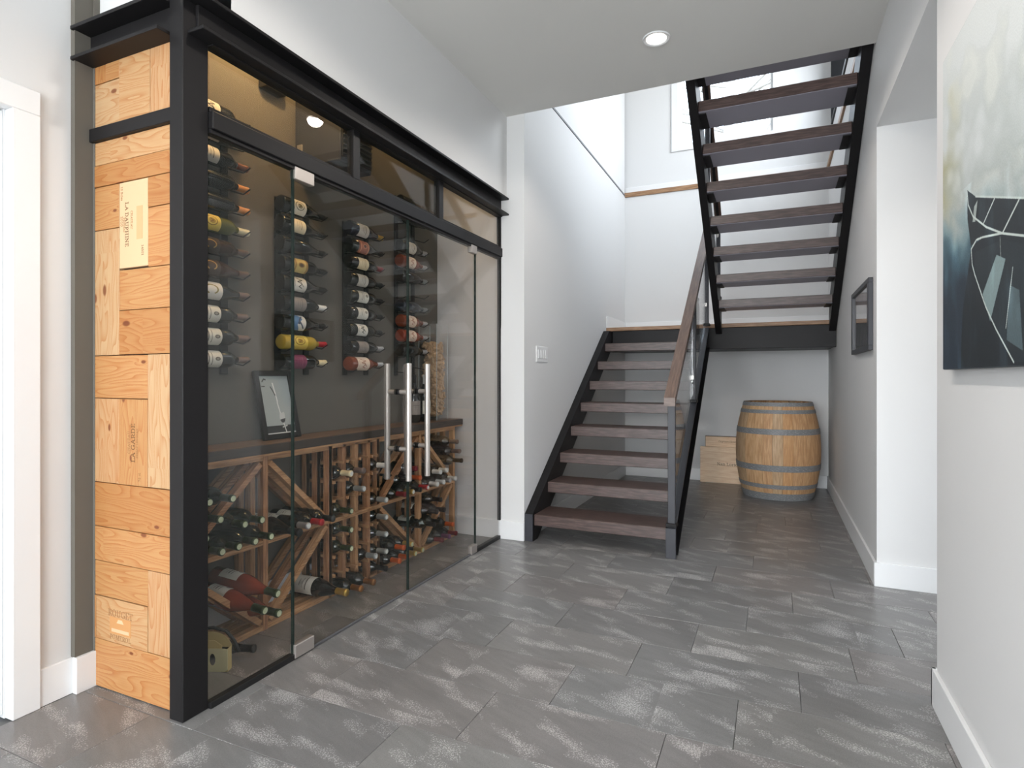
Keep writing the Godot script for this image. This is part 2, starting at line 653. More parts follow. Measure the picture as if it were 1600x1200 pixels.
func make_materials() -> void:
	M.wall = mat(rgb(215, 215, 215), 0.75, 0.0, 0.3)
	M.cellar = mat(rgb(104, 100, 93), 0.75, 0.0, 0.3)
	M.ceiling = mat(rgb(222, 221, 217), 0.9, 0.0, 0.2)
	M.trim = mat(rgb(226, 227, 228), 0.45)
	M.shadow_tone = mat(rgb(120, 120, 122), 0.5)  # grey that paints in the shadow line on the stair wall
	M.steel = mat(rgb(30, 29, 30), 0.45, 0.0, 0.3)
	M.steel2 = mat(rgb(60, 61, 66), 0.4, 0.0, 0.4)
	M.plate = mat(rgb(150, 148, 160), 0.42, 0.0, 0.5)
	M.black = mat(rgb(20, 20, 21), 0.5)
	M.grout = mat(rgb(104, 103, 102), 0.9)
	M.tread = wood([rgb(96, 78, 73), rgb(78, 62, 58), rgb(64, 50, 47)], 21, 0.38, 0.9, 10.0)
	M.oak = wood([rgb(172, 136, 104), rgb(150, 115, 84), rgb(126, 94, 66)], 22, 0.5, 0.7, 9.0)
	M.rail = wood([rgb(112, 90, 78), rgb(96, 76, 66), rgb(84, 66, 58)], 23, 0.4, 0.8, 10.0)
	M.red1 = wood([rgb(204, 160, 116), rgb(184, 138, 96), rgb(152, 110, 74)], 24, 0.6, 0.8, 12.0)
	M.red2 = wood([rgb(190, 142, 102), rgb(166, 120, 84), rgb(138, 97, 68)], 25, 0.6, 0.8, 12.0)
	M.counter = wood([rgb(130, 100, 74), rgb(104, 79, 60), rgb(84, 63, 48)], 26, 0.45, 0.7, 10.0)
	M.counter_edge = wood([rgb(72, 60, 50), rgb(58, 48, 42), rgb(46, 39, 35)], 27, 0.5, 0.7, 10.0)
	M.box = wood([rgb(250, 224, 194), rgb(243, 213, 180), rgb(232, 198, 162)], 28, 0.6, 0.6, 7.0)
	M.slate = []
	var sl := slate_image()
	for c in [rgb(255, 255, 255), rgb(245, 246, 248), rgb(252, 250, 250), rgb(238, 238, 240), rgb(248, 244, 244)]:
		var m := mat(c, 0.31, 0.0, 0.5)
		m.albedo_texture = sl
		m.uv1_scale = Vector3(0.85, 0.85, 1)
		M.slate.append(m)
	var pt := [pine_image(31), pine_image(47)]
	M.pine = []
	for i in 6:
		var m := mat([rgb(255, 255, 255), rgb(250, 226, 196), rgb(255, 247, 236), rgb(236, 206, 168), rgb(255, 244, 236), rgb(246, 224, 194)][i], 0.55)
		m.albedo_texture = pt[i % 2]
		m.uv1_scale = Vector3(1.15, 2.1, 1)
		M.pine.append(m)
	M.pale_pine = mat(rgb(206, 174, 136), 0.6)
	M.ink = mat(rgb(104, 72, 44), 0.8)
	M.ink_pale = mat(rgb(150, 110, 72), 0.8)
	M.stamp = mat(rgb(190, 138, 86), 0.8)
	M.stave = []
	for i in 4:
		M.stave.append(wood([[rgb(218, 182, 142), rgb(204, 164, 122), rgb(188, 146, 104)], [rgb(212, 172, 130), rgb(196, 154, 112), rgb(180, 136, 96)], [rgb(206, 176, 142), rgb(192, 160, 124), rgb(174, 142, 108)], [rgb(214, 172, 126), rgb(198, 152, 106), rgb(184, 136, 92)]][i], 60 + i, 0.6, 0.8, 8.0))
	M.hoop = mat(Color.WHITE, 0.5, 0.0)
	M.hoop.albedo_texture = grain_tex([rgb(112, 115, 119), rgb(128, 131, 134), rgb(124, 126, 128), rgb(196, 196, 194)], 71, 0.05, 256)
	M.hoop.uv1_scale = Vector3(5, 1, 1)
	# glass: panes are smooth sheets
	M.pane = mat(Color(0.16, 0.19, 0.17, 0.10), 0.0, 0.0, 0.42)
	M.pane.transparency = BaseMaterial3D.TRANSPARENCY_ALPHA
	M.clear = mat(Color(0.9, 0.95, 0.95, 0.006), 0.0)
	M.clear.transparency = BaseMaterial3D.TRANSPARENCY_ALPHA
	M.glass_edge = mat(rgb(34, 46, 42), 0.2)
	M.sweep = mat(rgb(92, 92, 94), 0.5)
	M.chrome = mat(rgb(196, 192, 188), 0.28, 1.0)
	M.nickel = mat(rgb(186, 179, 173), 0.42, 0.75)
	# bottles
	M.g_black = mat(rgb(16, 17, 16), 0.08, 0.0, 0.6)
	M.g_green = mat(rgb(26, 32, 22), 0.08, 0.0, 0.6)
	M.g_olive = mat(rgb(92, 94, 46), 0.08, 0.0, 0.6)
	M.g_brown = mat(rgb(62, 40, 26), 0.08, 0.0, 0.6)
	M.g_amber = mat(rgb(116, 52, 28), 0.08, 0.0, 0.6)
	M.g_yellow = mat(rgb(180, 156, 62), 0.08, 0.0, 0.6)
	M.g_blue = mat(rgb(28, 34, 48), 0.08, 0.0, 0.6)
	M.g_rose = mat(rgb(134, 58, 40), 0.08, 0.0, 0.6)
	M.foil = {
		"green": mat(rgb(46, 62, 34), 0.35, 0.3), "black": mat(rgb(24, 24, 26), 0.4, 0.2), "white": mat(rgb(214, 216, 214), 0.4), "cream": mat(rgb(222, 210, 170), 0.45),
		"red": mat(rgb(176, 34, 44), 0.35, 0.2), "gold": mat(rgb(200, 166, 84), 0.32, 0.7), "copper": mat(rgb(176, 118, 62), 0.32, 0.7), "silver": mat(rgb(188, 188, 190), 0.3, 0.6),
		"orange": mat(rgb(206, 92, 30), 0.4, 0.2), "purple": mat(rgb(110, 62, 104), 0.4, 0.2), "brown": mat(rgb(110, 62, 44), 0.4, 0.2), "grey": mat(rgb(150, 156, 156), 0.4, 0.3),
		"taupe": mat(rgb(120, 100, 92), 0.4, 0.2), "amber": mat(rgb(206, 140, 80), 0.4), "wine": mat(rgb(120, 30, 40), 0.4, 0.2),
	}
	M.disc_pale = mat(rgb(206, 214, 178), 0.5)
	M.disc_white = mat(rgb(226, 228, 224), 0.5)
	var ink := rgb(60, 54, 48)
	M.label = {
		"white": label_mat(rgb(222, 220, 208), ink, "lines"), "cream": label_mat(rgb(224, 208, 172), rgb(104, 78, 50), "plain"), "round": label_mat(rgb(224, 222, 210), rgb(80, 80, 60), "emblem"),
		"ring": label_mat(rgb(226, 224, 216), ink, "ring", rgb(128, 112, 40)), "ring_dark": label_mat(rgb(58, 42, 32), ink, "ring", rgb(190, 150, 80)), "script": label_mat(rgb(222, 220, 210), rgb(30, 28, 28), "script"),
		"gold": label_mat(rgb(214, 186, 118), rgb(84, 64, 36), "emblem"), "bands": label_mat(rgb(222, 196, 120), rgb(90, 70, 40), "bands", rgb(170, 130, 60)), "grey": label_mat(rgb(142, 134, 128), rgb(84, 78, 76), "plain"),
		"blue": label_mat(rgb(216, 214, 206), rgb(60, 70, 90), "art", rgb(86, 124, 166)), "yellow": label_mat(rgb(222, 196, 92), rgb(130, 96, 30), "emblem"), "purple": label_mat(rgb(122, 54, 84), rgb(170, 110, 130), "plain"),
		"orange": label_mat(rgb(150, 84, 56), rgb(60, 26, 20), "bands", rgb(196, 130, 96)), "pink": label_mat(rgb(226, 206, 186), rgb(150, 96, 76), "script"),
	}


# ------------------------------------------------------------------ bottles (axis +y, label towards +x)
const BOTTLES := {
	"bordeaux": [[0.0, 0.004], [0.034, 0.0], [0.0395, 0.006], [0.0395, 0.205], [0.037, 0.222], [0.028, 0.240], [0.018, 0.254], [0.0148, 0.268], [0.0142, 0.318], [0.0158, 0.320], [0.0158, 0.332], [0.0, 0.333]],
	"burgundy": [[0.0, 0.004], [0.036, 0.0], [0.0425, 0.006], [0.0425, 0.160], [0.040, 0.182], [0.034, 0.205], [0.025, 0.235], [0.018, 0.258], [0.0150, 0.280], [0.0145, 0.318], [0.0160, 0.320], [0.0160, 0.332], [0.0, 0.333]],
}


func bottle_mesh(kind: String, what: String) -> ArrayMesh:
	var key := kind + what
	if bottle_proto.has(key):
		return bottle_proto[key]
	var prof := []
	for q in BOTTLES[kind]:
		prof.append(Vector2(q[0], q[1]))
	var r: float = prof[3].x
	var b := mb()
	match what:
		"body":
			b.lathe(prof, 28)
		"label":
			b.lathe([Vector2(r + 0.0006, 0.055), Vector2(r + 0.0006, 0.150)], 20, -1.25, 1.25)
		"label_tall":
			b.lathe([Vector2(r + 0.0006, 0.045), Vector2(r + 0.0006, 0.158)], 20, -1.3, 1.3)
		"capsule":
			b.lathe([Vector2(0.0158, 0.268), Vector2(0.0154, 0.318), Vector2(0.0170, 0.3195), Vector2(0.0170, 0.3325), Vector2(0.0155, 0.3345), Vector2(0.0, 0.3348)], 20)
		"cap_disc":
			b.lathe([Vector2(0.0125, 0.3348), Vector2(0.0122, 0.3356), Vector2(0.0075, 0.3356), Vector2(0.0070, 0.3350), Vector2(0.0055, 0.3350), Vector2(0.0045, 0.3357), Vector2(0.0, 0.3358)], 16)
	bottle_proto[key] = b.mesh()
	return bottle_proto[key]


func bottle(label: String, group: String, place: Transform3D, o: Dictionary) -> Node3D:
	var kind: String = o.get("kind", "bordeaux")
	var t := thing("wine_bottle", label, "bottle", Vector3.ZERO, group)
	t.transform = place
	raw("body", bottle_mesh(kind, "body"), M[o.get("glass", "g_black")], t)
	if o.has("label"):
		raw("label", bottle_mesh(kind, o.get("label_shape", "label")), M.label[o.label], t)
	if o.has("foil"):
		var c := raw("capsule", bottle_mesh(kind, "capsule"), M.foil[o.foil], t)
		if o.has("disc"):
			raw("capsule_top", bottle_mesh(kind, "cap_disc"), M[o.disc], c)
	return t


# lying along the wall: neck towards -z, label towards the room (+x)
func wall_bottle(label: String, group: String, x: float, y: float, z_base: float, o: Dictionary, roll := 0.0) -> void:
	var bs := Basis(Vector3.RIGHT, -PI / 2) * Basis(Vector3.UP, roll)
	bottle(label, group, Transform3D(bs, Vector3(x, y, z_base)), o)


# lying in the rack: neck towards the room (+x), tip at the given point
func lay(label: String, group: String, tip: Vector3, o: Dictionary, tilt := 0.0, yaw := 0.0) -> void:
	var s: float = o.get("size", 1.0)
	var bs := Basis(Vector3.UP, yaw) * Basis(Vector3.BACK, tilt) * Basis(Vector3.BACK, -PI / 2) * Basis(Vector3.UP, PI + o.get("roll", 0.0)) * Basis.from_scale(Vector3(s, s, s))
	bottle(label, group, Transform3D(bs, tip - bs * Vector3(0, 0.334, 0)), o)


# ------------------------------------------------------------------ the scene
func _ready() -> void:
	rng.seed = 7
	lens_and_light()
	make_materials()
	floor_tiles()
	shell()
	cellar_front()
	crate_wall()
	racks()
	wall_racks()
	rack_bottles()
	cellar_things()
	stair_lower()
	landing_and_upper()
	right_side()
	under_stair()
	lamps()
	bare_tree()


func lens_and_light() -> void:
	var cam := Camera3D.new()
	cam.name = "camera"
	cam.projection = Camera3D.PROJECTION_FRUSTUM
	cam.near = 0.05
	cam.far = 100.0
	cam.size = 2.0 * 0.05 * 600.0 / 912.0
	cam.frustum_offset = Vector2(0, -10.0 / 912.0 * 0.05)
	cam.position = Vector3(0, 1.2, 0)
	cam.rotation.y = atan2(408.0, 912.0)
	cam.current = true
	add_child(cam)

	var e := Environment.new()
	e.background_mode = Environment.BG_SKY
	var sky := Sky.new()
	var pm := ProceduralSkyMaterial.new()
	pm.sky_top_color = Color(0.86, 0.93, 1.0)
	pm.sky_horizon_color = Color(0.97, 0.98, 1.0)
	pm.ground_horizon_color = Color(0.75, 0.76, 0.74)
	pm.ground_bottom_color = Color(0.45, 0.46, 0.44)
	pm.sky_energy_multiplier = 1.0
	sky.sky_material = pm
	e.sky = sky
	e.background_energy_multiplier = 3.3
	e.tonemap_mode = Environment.TONE_MAPPER_LINEAR
	e.tonemap_exposure = 1.6
	e.sdfgi_enabled = true
	e.ssao_enabled = true
	e.ssil_enabled = true
	var we := WorldEnvironment.new()
	we.name = "surroundings"
	we.environment = e
	add_child(we)

	# daylight from the rear glazing and stairwell's side window; the rest is added fill
	daylight("daylight_rear", Vector3(-0.95, 1.45, 6.9), Vector3(0, 0, -1), Vector2(2.5, 2.2), 21.0)
	daylight("daylight_stairwell", Vector3(0.50, 4.4, -5.75), Vector3(-1, 0, 0), Vector2(1.5, 1.0), 3.9)
	daylight("fill_light_side", Vector3(0.50, 1.45, 3.9), Vector3(-1, 0, 0), Vector2(1.9, 1.9), 13.0)  # added fill from the right, brightens the cellar and left-hand walls
	daylight("fill_light_left", Vector3(-2.40, 1.45, 4.0), Vector3(1, 0, 0), Vector2(1.9, 1.9), 18.0)  # added fill from the left, brightens the right-hand walls
	daylight("fill_light_hall", Vector3(2.58, 1.35, -3.25), Vector3(-1, 0, 0), Vector2(1.1, 1.7), 0.35)  # added fill out of view in the side hall


func daylight(called: String, at: Vector3, towards: Vector3, size: Vector2, energy: float) -> void:
	var l := AreaLight3D.new()
	l.name = called
	l.area_size = size
	l.light_energy = energy
	l.light_color = Color(0.965, 0.985, 1.0)
	l.shadow_enabled = true
	l.area_range = 20.0
	l.area_attenuation = 2.0
	add_child(l)
	l.look_at_from_position(at, at + towards, Vector3.UP)


func floor_tiles() -> void:
	var f := struct("floor", mb().box(Vector3(-2.75, -0.16, -7.3), Vector3(2.7, -0.012, 7.1)), M.grout, "dark grey slate-look tile floor in staggered rows")
	var k := 0
	var z := -2.33 + 0.32 * 8
	var row := -9
	while z > -7.3:
		var z0 := z - 0.32
		row += 1
		var x := fposmod(0.093 + 0.211 * row, 0.633) - 0.633 * 5
		while x < 1.25:
			var lo := Vector3(maxf(x, -2.43), -0.012, maxf(z0, -7.16)) + Vector3(0.0007, 0, 0.0007)
			var hi := Vector3(minf(x + 0.633, 1.25), 0.0, z) - Vector3(0.0007, 0, 0.0007)
			if hi.x - lo.x > 0.02 and hi.z - lo.z > 0.02:
				var b := mb(0, rnd_off())
				b.box(lo, hi, 0.0012)
				raw("tile", b.mesh(), M.slate[rng.randi() % 5], f)
				k += 1
			x += 0.633
		z = z0


func shell() -> void:
	var W = M.wall
	# left: wall with a door, then the short dark return that runs on as the cellar's back wall
	struct("wall_left", mb().box(Vector3(-2.62, 0, -1.345), Vector3(-2.445, CEIL, -1.165)).box(Vector3(-2.62, 2.165, -1.165), Vector3(-2.445, CEIL, -0.335)).box(Vector3(-2.62, 0, -0.335), Vector3(-2.445, CEIL, 2.98)).box(Vector3(-2.62, 0, 5.02), Vector3(-2.445, CEIL, 7.0)).box(Vector3(-2.62, 0, 2.98), Vector3(-2.445, 0.42, 5.02)).box(Vector3(-2.62, 2.48, 2.98), Vector3(-2.445, CEIL, 5.02)), W, "pale grey left wall with a white door, nearest the camera")
	struct("wall_left", mb().box(Vector3(-2.62, 0, -3.95), Vector3(-2.41, CEIL, -1.41)).box(Vector3(-2.62, 0, -1.41), Vector3(-2.42, CEIL, -1.345)), M.cellar, "dark grey back wall of the wine cellar")
	var d := raw("door_1", mb().box(Vector3(-2.52, 0.012, -1.145), Vector3(-2.475, 2.14, -0.355), 0.003).mesh(), M.trim, self)
	d.set_meta("kind", "structure")
	d.set_meta("label", "white flush door in the left wall")
	raw("door_handle", mb().tube([Vector3(-2.475, 1.0, -0.42), Vector3(-2.43, 1.0, -0.42), Vector3(-2.43, 1.0, -0.54)], 0.009, 10).mesh(), M.chrome, d)
	struct("trim_1", mb().box(Vector3(-2.47, 0, -1.234), Vector3(-2.422, 2.145, -1.147), 0.003).box(Vector3(-2.47, 0, -0.353), Vector3(-2.422, 2.145, -0.266), 0.003).box(Vector3(-2.47, 2.145, -1.234), Vector3(-2.422, 2.232, -0.266), 0.003).box(Vector3(-2.56, 0, -1.165), Vector3(-2.47, 2.15, -1.145), 0.0).box(Vector3(-2.56, 0, -0.355), Vector3(-2.47, 2.15, -0.335), 0.0).box(Vector3(-2.56, 2.145, -1.165), Vector3(-2.47, 2.165, -0.335), 0.0), M.trim, "white casing round the door in the left wall")
	# bulkhead over the cellar front, cellar ceiling
	struct("wall_upper", mb().box(Vector3(-1.93, 2.53, -3.95), Vector3(-1.81, CEIL, -1.43)).box(Vector3(-2.41, 2.53, -1.53), Vector3(-1.81, CEIL, -1.43)), W, "grey bulkhead wall above the glass cellar front")
	struct("ceiling_cellar", mb().box(Vector3(-2.41, 2.96, -3.95), Vector3(-1.93, 3.02, -1.53)), M.ceiling, "white ceiling inside the wine cellar")
	# short return wall at the cellar's end, then the stair's side wall
	struct("wall_far", mb().box(Vector3(-2.62, 0, -4.07), Vector3(-1.81, CEIL, -3.95)), W, "pale end wall closing the wine cellar")
	struct("wall_stair", mb().box(Vector3(-1.81, 0, -7.15), Vector3(-1.669, 3.43, -3.95)).box(Vector3(-1.82, 3.43, -7.15), Vector3(-1.675, 6.0, -3.95)), W, "tall pale side wall along the stair")
	struct("trim_2", mb().box(Vector3(-1.69, 3.436, -7.15), Vector3(-1.664, 3.452, -3.96)), M.shadow_tone, "thin grey reveal line along the stair's side wall at upper floor level")  # strip coloured dark to stand for a line of shade
	# back wall of the stairwell with its window
	struct("wall_back", mb().box(Vector3(-1.82, 0, -7.32), Vector3(0.70, 3.42, -7.15)).box(Vector3(-1.82, 3.42, -7.36), Vector3(-1.05, 6.0, -7.19)).box(Vector3(0.01, 3.42, -7.36), Vector3(0.70, 6.0, -7.19)).box(Vector3(-1.05, 3.42, -7.36), Vector3(0.01, 3.97, -7.19)).box(Vector3(-1.05, 5.05, -7.36), Vector3(0.01, 6.0, -7.19)), W, "pale back wall of the stairwell with a window high up")
	var w1 := raw("window_1", mb().box(Vector3(-1.115, 3.905, -7.19), Vector3(-1.04, 5.12, -7.172), 0.003).box(Vector3(0.0, 3.905, -7.19), Vector3(0.075, 5.12, -7.172), 0.003).box(Vector3(-1.04, 3.905, -7.19), Vector3(0.0, 3.975, -7.172), 0.003).box(Vector3(-1.04, 5.05, -7.19), Vector3(0.0, 5.12, -7.172), 0.003).mesh(), M.trim, self)
	w1.set_meta("kind", "structure")
	w1.set_meta("label", "bright window high in the back wall behind the upper stair")
	raw("window_frame", mb().box(Vector3(-1.05, 3.97, -7.30), Vector3(-1.01, 5.05, -7.24), 0.003).box(Vector3(-0.03, 3.97, -7.30), Vector3(0.01, 5.05, -7.24), 0.003).box(Vector3(-1.01, 3.97, -7.30), Vector3(-0.03, 4.01, -7.24), 0.003).box(Vector3(-1.01, 5.01, -7.30), Vector3(-0.03, 5.05, -7.24), 0.003).mesh(), M.trim, w1)
	raw("pane", mb().box(Vector3(-1.01, 4.01, -7.274), Vector3(-0.03, 5.01, -7.268)).mesh(), M.clear, w1)
	struct("trim_3", mb(0).box(Vector3(-1.675, 3.42, -7.19), Vector3(0.545, 3.475, -7.135), 0.003).box(Vector3(0.525, 3.42, -7.15), Vector3(0.58, 3.475, -3.95), 0.003), M.oak, "oak capping along the ledge of the stairwell walls")
	struct("trim_4", mb().box(Vector3(-1.675, 3.475, -7.19), Vector3(0.56, 3.545, -7.176), 0.002), M.trim, "white skirting above the oak capping")
	# right wall of the stairwell, with a side window up high
	struct("wall_right", mb().box(Vector3(0.545, 0, -7.15), Vector3(0.70, 3.42, -3.93)).box(Vector3(0.575, 3.42, -7.36), Vector3(0.72, 3.87, -3.93)).box(Vector3(0.575, 4.92, -7.36), Vector3(0.72, 6.0, -3.93)).box(Vector3(0.575, 3.87, -7.36), Vector3(0.72, 4.92, -7.05)).box(Vector3(0.575, 3.87, -4.90), Vector3(0.72, 4.92, -3.93)), W, "grey right wall of the stairwell beyond the opening")
	var w2 := raw("window_2", mb().box(Vector3(0.56, 3.87, -7.05), Vector3(0.70, 4.92, -7.00), 0.003).box(Vector3(0.56, 3.87, -4.95), Vector3(0.70, 4.92, -4.90), 0.003).box(Vector3(0.56, 3.87, -7.00), Vector3(0.70, 3.92, -4.95), 0.003).box(Vector3(0.56, 4.87, -7.00), Vector3(0.70, 4.92, -4.95), 0.003).mesh(), M.steel, self)
	w2.set_meta("kind", "structure")
	w2.set_meta("label", "dark-framed window high in the stairwell's right wall")
	raw("pane", mb().box(Vector3(0.63, 3.92, -7.00), Vector3(0.636, 4.87, -4.95)).mesh(), M.clear, w2)
	# the opening to the side hall: soffit, jambs, hall shell
	struct("wall_right", mb().box(Vector3(0.545, 0, -2.573), Vector3(0.70, CEIL, 2.88)).box(Vector3(0.545, 0, 4.92), Vector3(0.70, CEIL, 7.0)).box(Vector3(0.545, 0, 2.88), Vector3(0.70, 0.42, 4.92)).box(Vector3(0.545, 2.48, 2.88), Vector3(0.70, CEIL, 4.92)), W, "pale grey near right wall that carries the boat painting")
	struct("ceiling_hall", mb().box(Vector3(0.545, 2.645, -3.93), Vector3(2.62, CEIL, -2.573)), W, "soffit over the opening to the side hall")
	struct("wall_hall", mb().box(Vector3(0.70, 0, -4.07), Vector3(2.62, CEIL, -3.93)).box(Vector3(0.70, 0, -2.573), Vector3(2.62, CEIL, -2.43)).box(Vector3(2.62, 0, -4.07), Vector3(2.74, 0.45, -2.43)).box(Vector3(2.62, 2.25, -4.07), Vector3(2.74, CEIL, -2.43)).box(Vector3(2.62, 0.45, -4.07), Vector3(2.74, 2.25, -3.83)).box(Vector3(2.62, 0.45, -2.67), Vector3(2.74, 2.25, -2.43)), W, "white walls of the side hall seen through the opening")
	var w6 := raw("added_window_6", mb().box(Vector3(2.64, 0.45, -3.83), Vector3(2.70, 0.51, -2.67), 0.003).box(Vector3(2.64, 2.19, -3.83), Vector3(2.70, 2.25, -2.67), 0.003).box(Vector3(2.64, 0.51, -3.83), Vector3(2.70, 2.19, -3.77), 0.003).box(Vector3(2.64, 0.51, -2.73), Vector3(2.70, 2.19, -2.67), 0.003).mesh(), M.trim, self)  # unseen window, added to go with the side hall fill light
	w6.set_meta("kind", "structure")
	w6.set_meta("label", "white window at the end of the side hall")
	raw("pane", mb().box(Vector3(2.667, 0.51, -3.77), Vector3(2.673, 2.19, -2.73)).mesh(), M.clear, w6)
	# ceiling slab, upper hall
	struct("ceiling", mb().box(Vector3(-2.62, CEIL, -3.95), Vector3(2.74, UP_FLOOR, 7.1)), M.ceiling, "off-white flat ceiling over the entry hall")
	struct("wall_rear_upper", mb().box(Vector3(-1.82, UP_FLOOR, -2.0), Vector3(0.72, 6.0, -1.88)).box(Vector3(-1.82, UP_FLOOR, -3.95), Vector3(-1.675, 6.0, -2.0)).box(Vector3(0.575, UP_FLOOR, -3.93), Vector3(0.72, 6.0, -2.0)), W, "walls of the upper hall above the ceiling")
	struct("ceiling_upper", mb().box(Vector3(-1.82, 6.0, -7.36), Vector3(0.72, 6.12, -1.88)), M.ceiling, "white ceiling over the stairwell")
	# wall behind the camera with a wide window
	struct("wall_rear", mb().box(Vector3(-2.62, 0, 7.0), Vector3(-2.3, CEIL, 7.14)).box(Vector3(0.4, 0, 7.0), Vector3(0.70, CEIL, 7.14)).box(Vector3(-2.3, 2.65, 7.0), Vector3(0.4, CEIL, 7.14)).box(Vector3(-2.3, 0, 7.0), Vector3(0.4, 0.25, 7.14)), W, "rear wall behind the camera with wide glazing")
	var w3 := raw("window_3", mb().box(Vector3(-2.3, 0.25, 7.03), Vector3(-2.24, 2.65, 7.10), 0.003).box(Vector3(0.34, 0.25, 7.03), Vector3(0.4, 2.65, 7.10), 0.003).box(Vector3(-2.24, 0.25, 7.03), Vector3(0.34, 0.31, 7.10), 0.003).box(Vector3(-2.24, 2.59, 7.03), Vector3(0.34, 2.65, 7.10), 0.003).box(Vector3(-0.98, 0.31, 7.03), Vector3(-0.92, 2.59, 7.10), 0.003).mesh(), M.trim, self)
	w3.set_meta("kind", "structure")
	w3.set_meta("label", "wide white window behind the camera")
	raw("pane", mb().box(Vector3(-2.24, 0.31, 7.06), Vector3(0.34, 2.59, 7.066)).mesh(), M.clear, w3)
	for e in [[-2.62, -2.50, 2.98, "wide white window in the left wall behind the camera"], [0.58, 0.70, 2.88, "wide white window in the right wall behind the camera"]]:  # unseen side windows, added to carry the fill lights
		var z0: float = e[2]
		var z1: float = z0 + 2.04
		var w4 := raw("added_window_4" if e[0] < 0.0 else "added_window_5", mb().box(Vector3(e[0], 0.42, z0), Vector3(e[1], 0.48, z1), 0.003).box(Vector3(e[0], 2.42, z0), Vector3(e[1], 2.48, z1), 0.003).box(Vector3(e[0], 0.48, z0), Vector3(e[1], 2.42, z0 + 0.06), 0.003).box(Vector3(e[0], 0.48, z1 - 0.06), Vector3(e[1], 2.42, z1), 0.003).mesh(), M.trim, self)
		w4.set_meta("kind", "structure")
		w4.set_meta("label", e[3])
		raw("pane", mb().box(Vector3((e[0] + e[1]) / 2, 0.48, z0 + 0.06), Vector3((e[0] + e[1]) / 2 + 0.006, 2.42, z1 - 0.06)).mesh(), M.clear, w4)
	# skirtings
	var h := 0.137
	struct("baseboard_left", mb().box(Vector3(-2.445, 0, -1.345), Vector3(-2.43, h, -1.234), 0.002).box(Vector3(-2.43, 0, -1.425), Vector3(-2.405, h, -1.342), 0.002), M.trim, "white skirting at the left wall beside the pine panel")
	struct("baseboard_cellar", mb().box(Vector3(-2.41, 0, -3.95), Vector3(-2.398, h, -1.5), 0.002), M.trim, "white skirting at the cellar's back wall behind the racks")
	struct("baseboard_far", mb().box(Vector3(-2.398, 0, -3.95), Vector3(-1.667, h, -3.936), 0.002), M.trim, "white skirting on the cellar end wall beside the stair foot")
	struct("baseboard_stair", mb().box(Vector3(-1.669, 0, -7.15), Vector3(-1.655, h, -4.2), 0.002), M.trim, "white skirting under the lower stair flight")
	struct("baseboard_back", mb().box(Vector3(-1.655, 0, -7.15), Vector3(0.545, h, -7.135), 0.002), M.trim, "white skirting behind the barrel")
	struct("baseboard_right", mb().box(Vector3(0.530, 0, -7.135), Vector3(0.545, h, -3.917), 0.002), M.trim, "white skirting on the right wall beyond the opening")
	struct("baseboard_hall", mb().box(Vector3(0.532, 0, -3.93), Vector3(2.62, h, -3.915), 0.002), M.trim, "white skirting across the opening to the side hall")
	struct("baseboard_right", mb().box(Vector3(0.530, 0, -2.588), Vector3(0.545, h, 7.0), 0.002).box(Vector3(0.530, 0, -2.588), Vector3(0.72, h, -2.573), 0.002), M.trim, "white skirting on the near right wall below the boat painting")
	struct("baseboard_landing", mb().box(Vector3(-1.669, 1.745, -7.15), Vector3(-1.655, 1.875, -6.25), 0.002).box(Vector3(-1.655, 1.745, -7.15), Vector3(0.545, 1.875, -7.136), 0.002), M.trim, "white skirting round the stair landing")


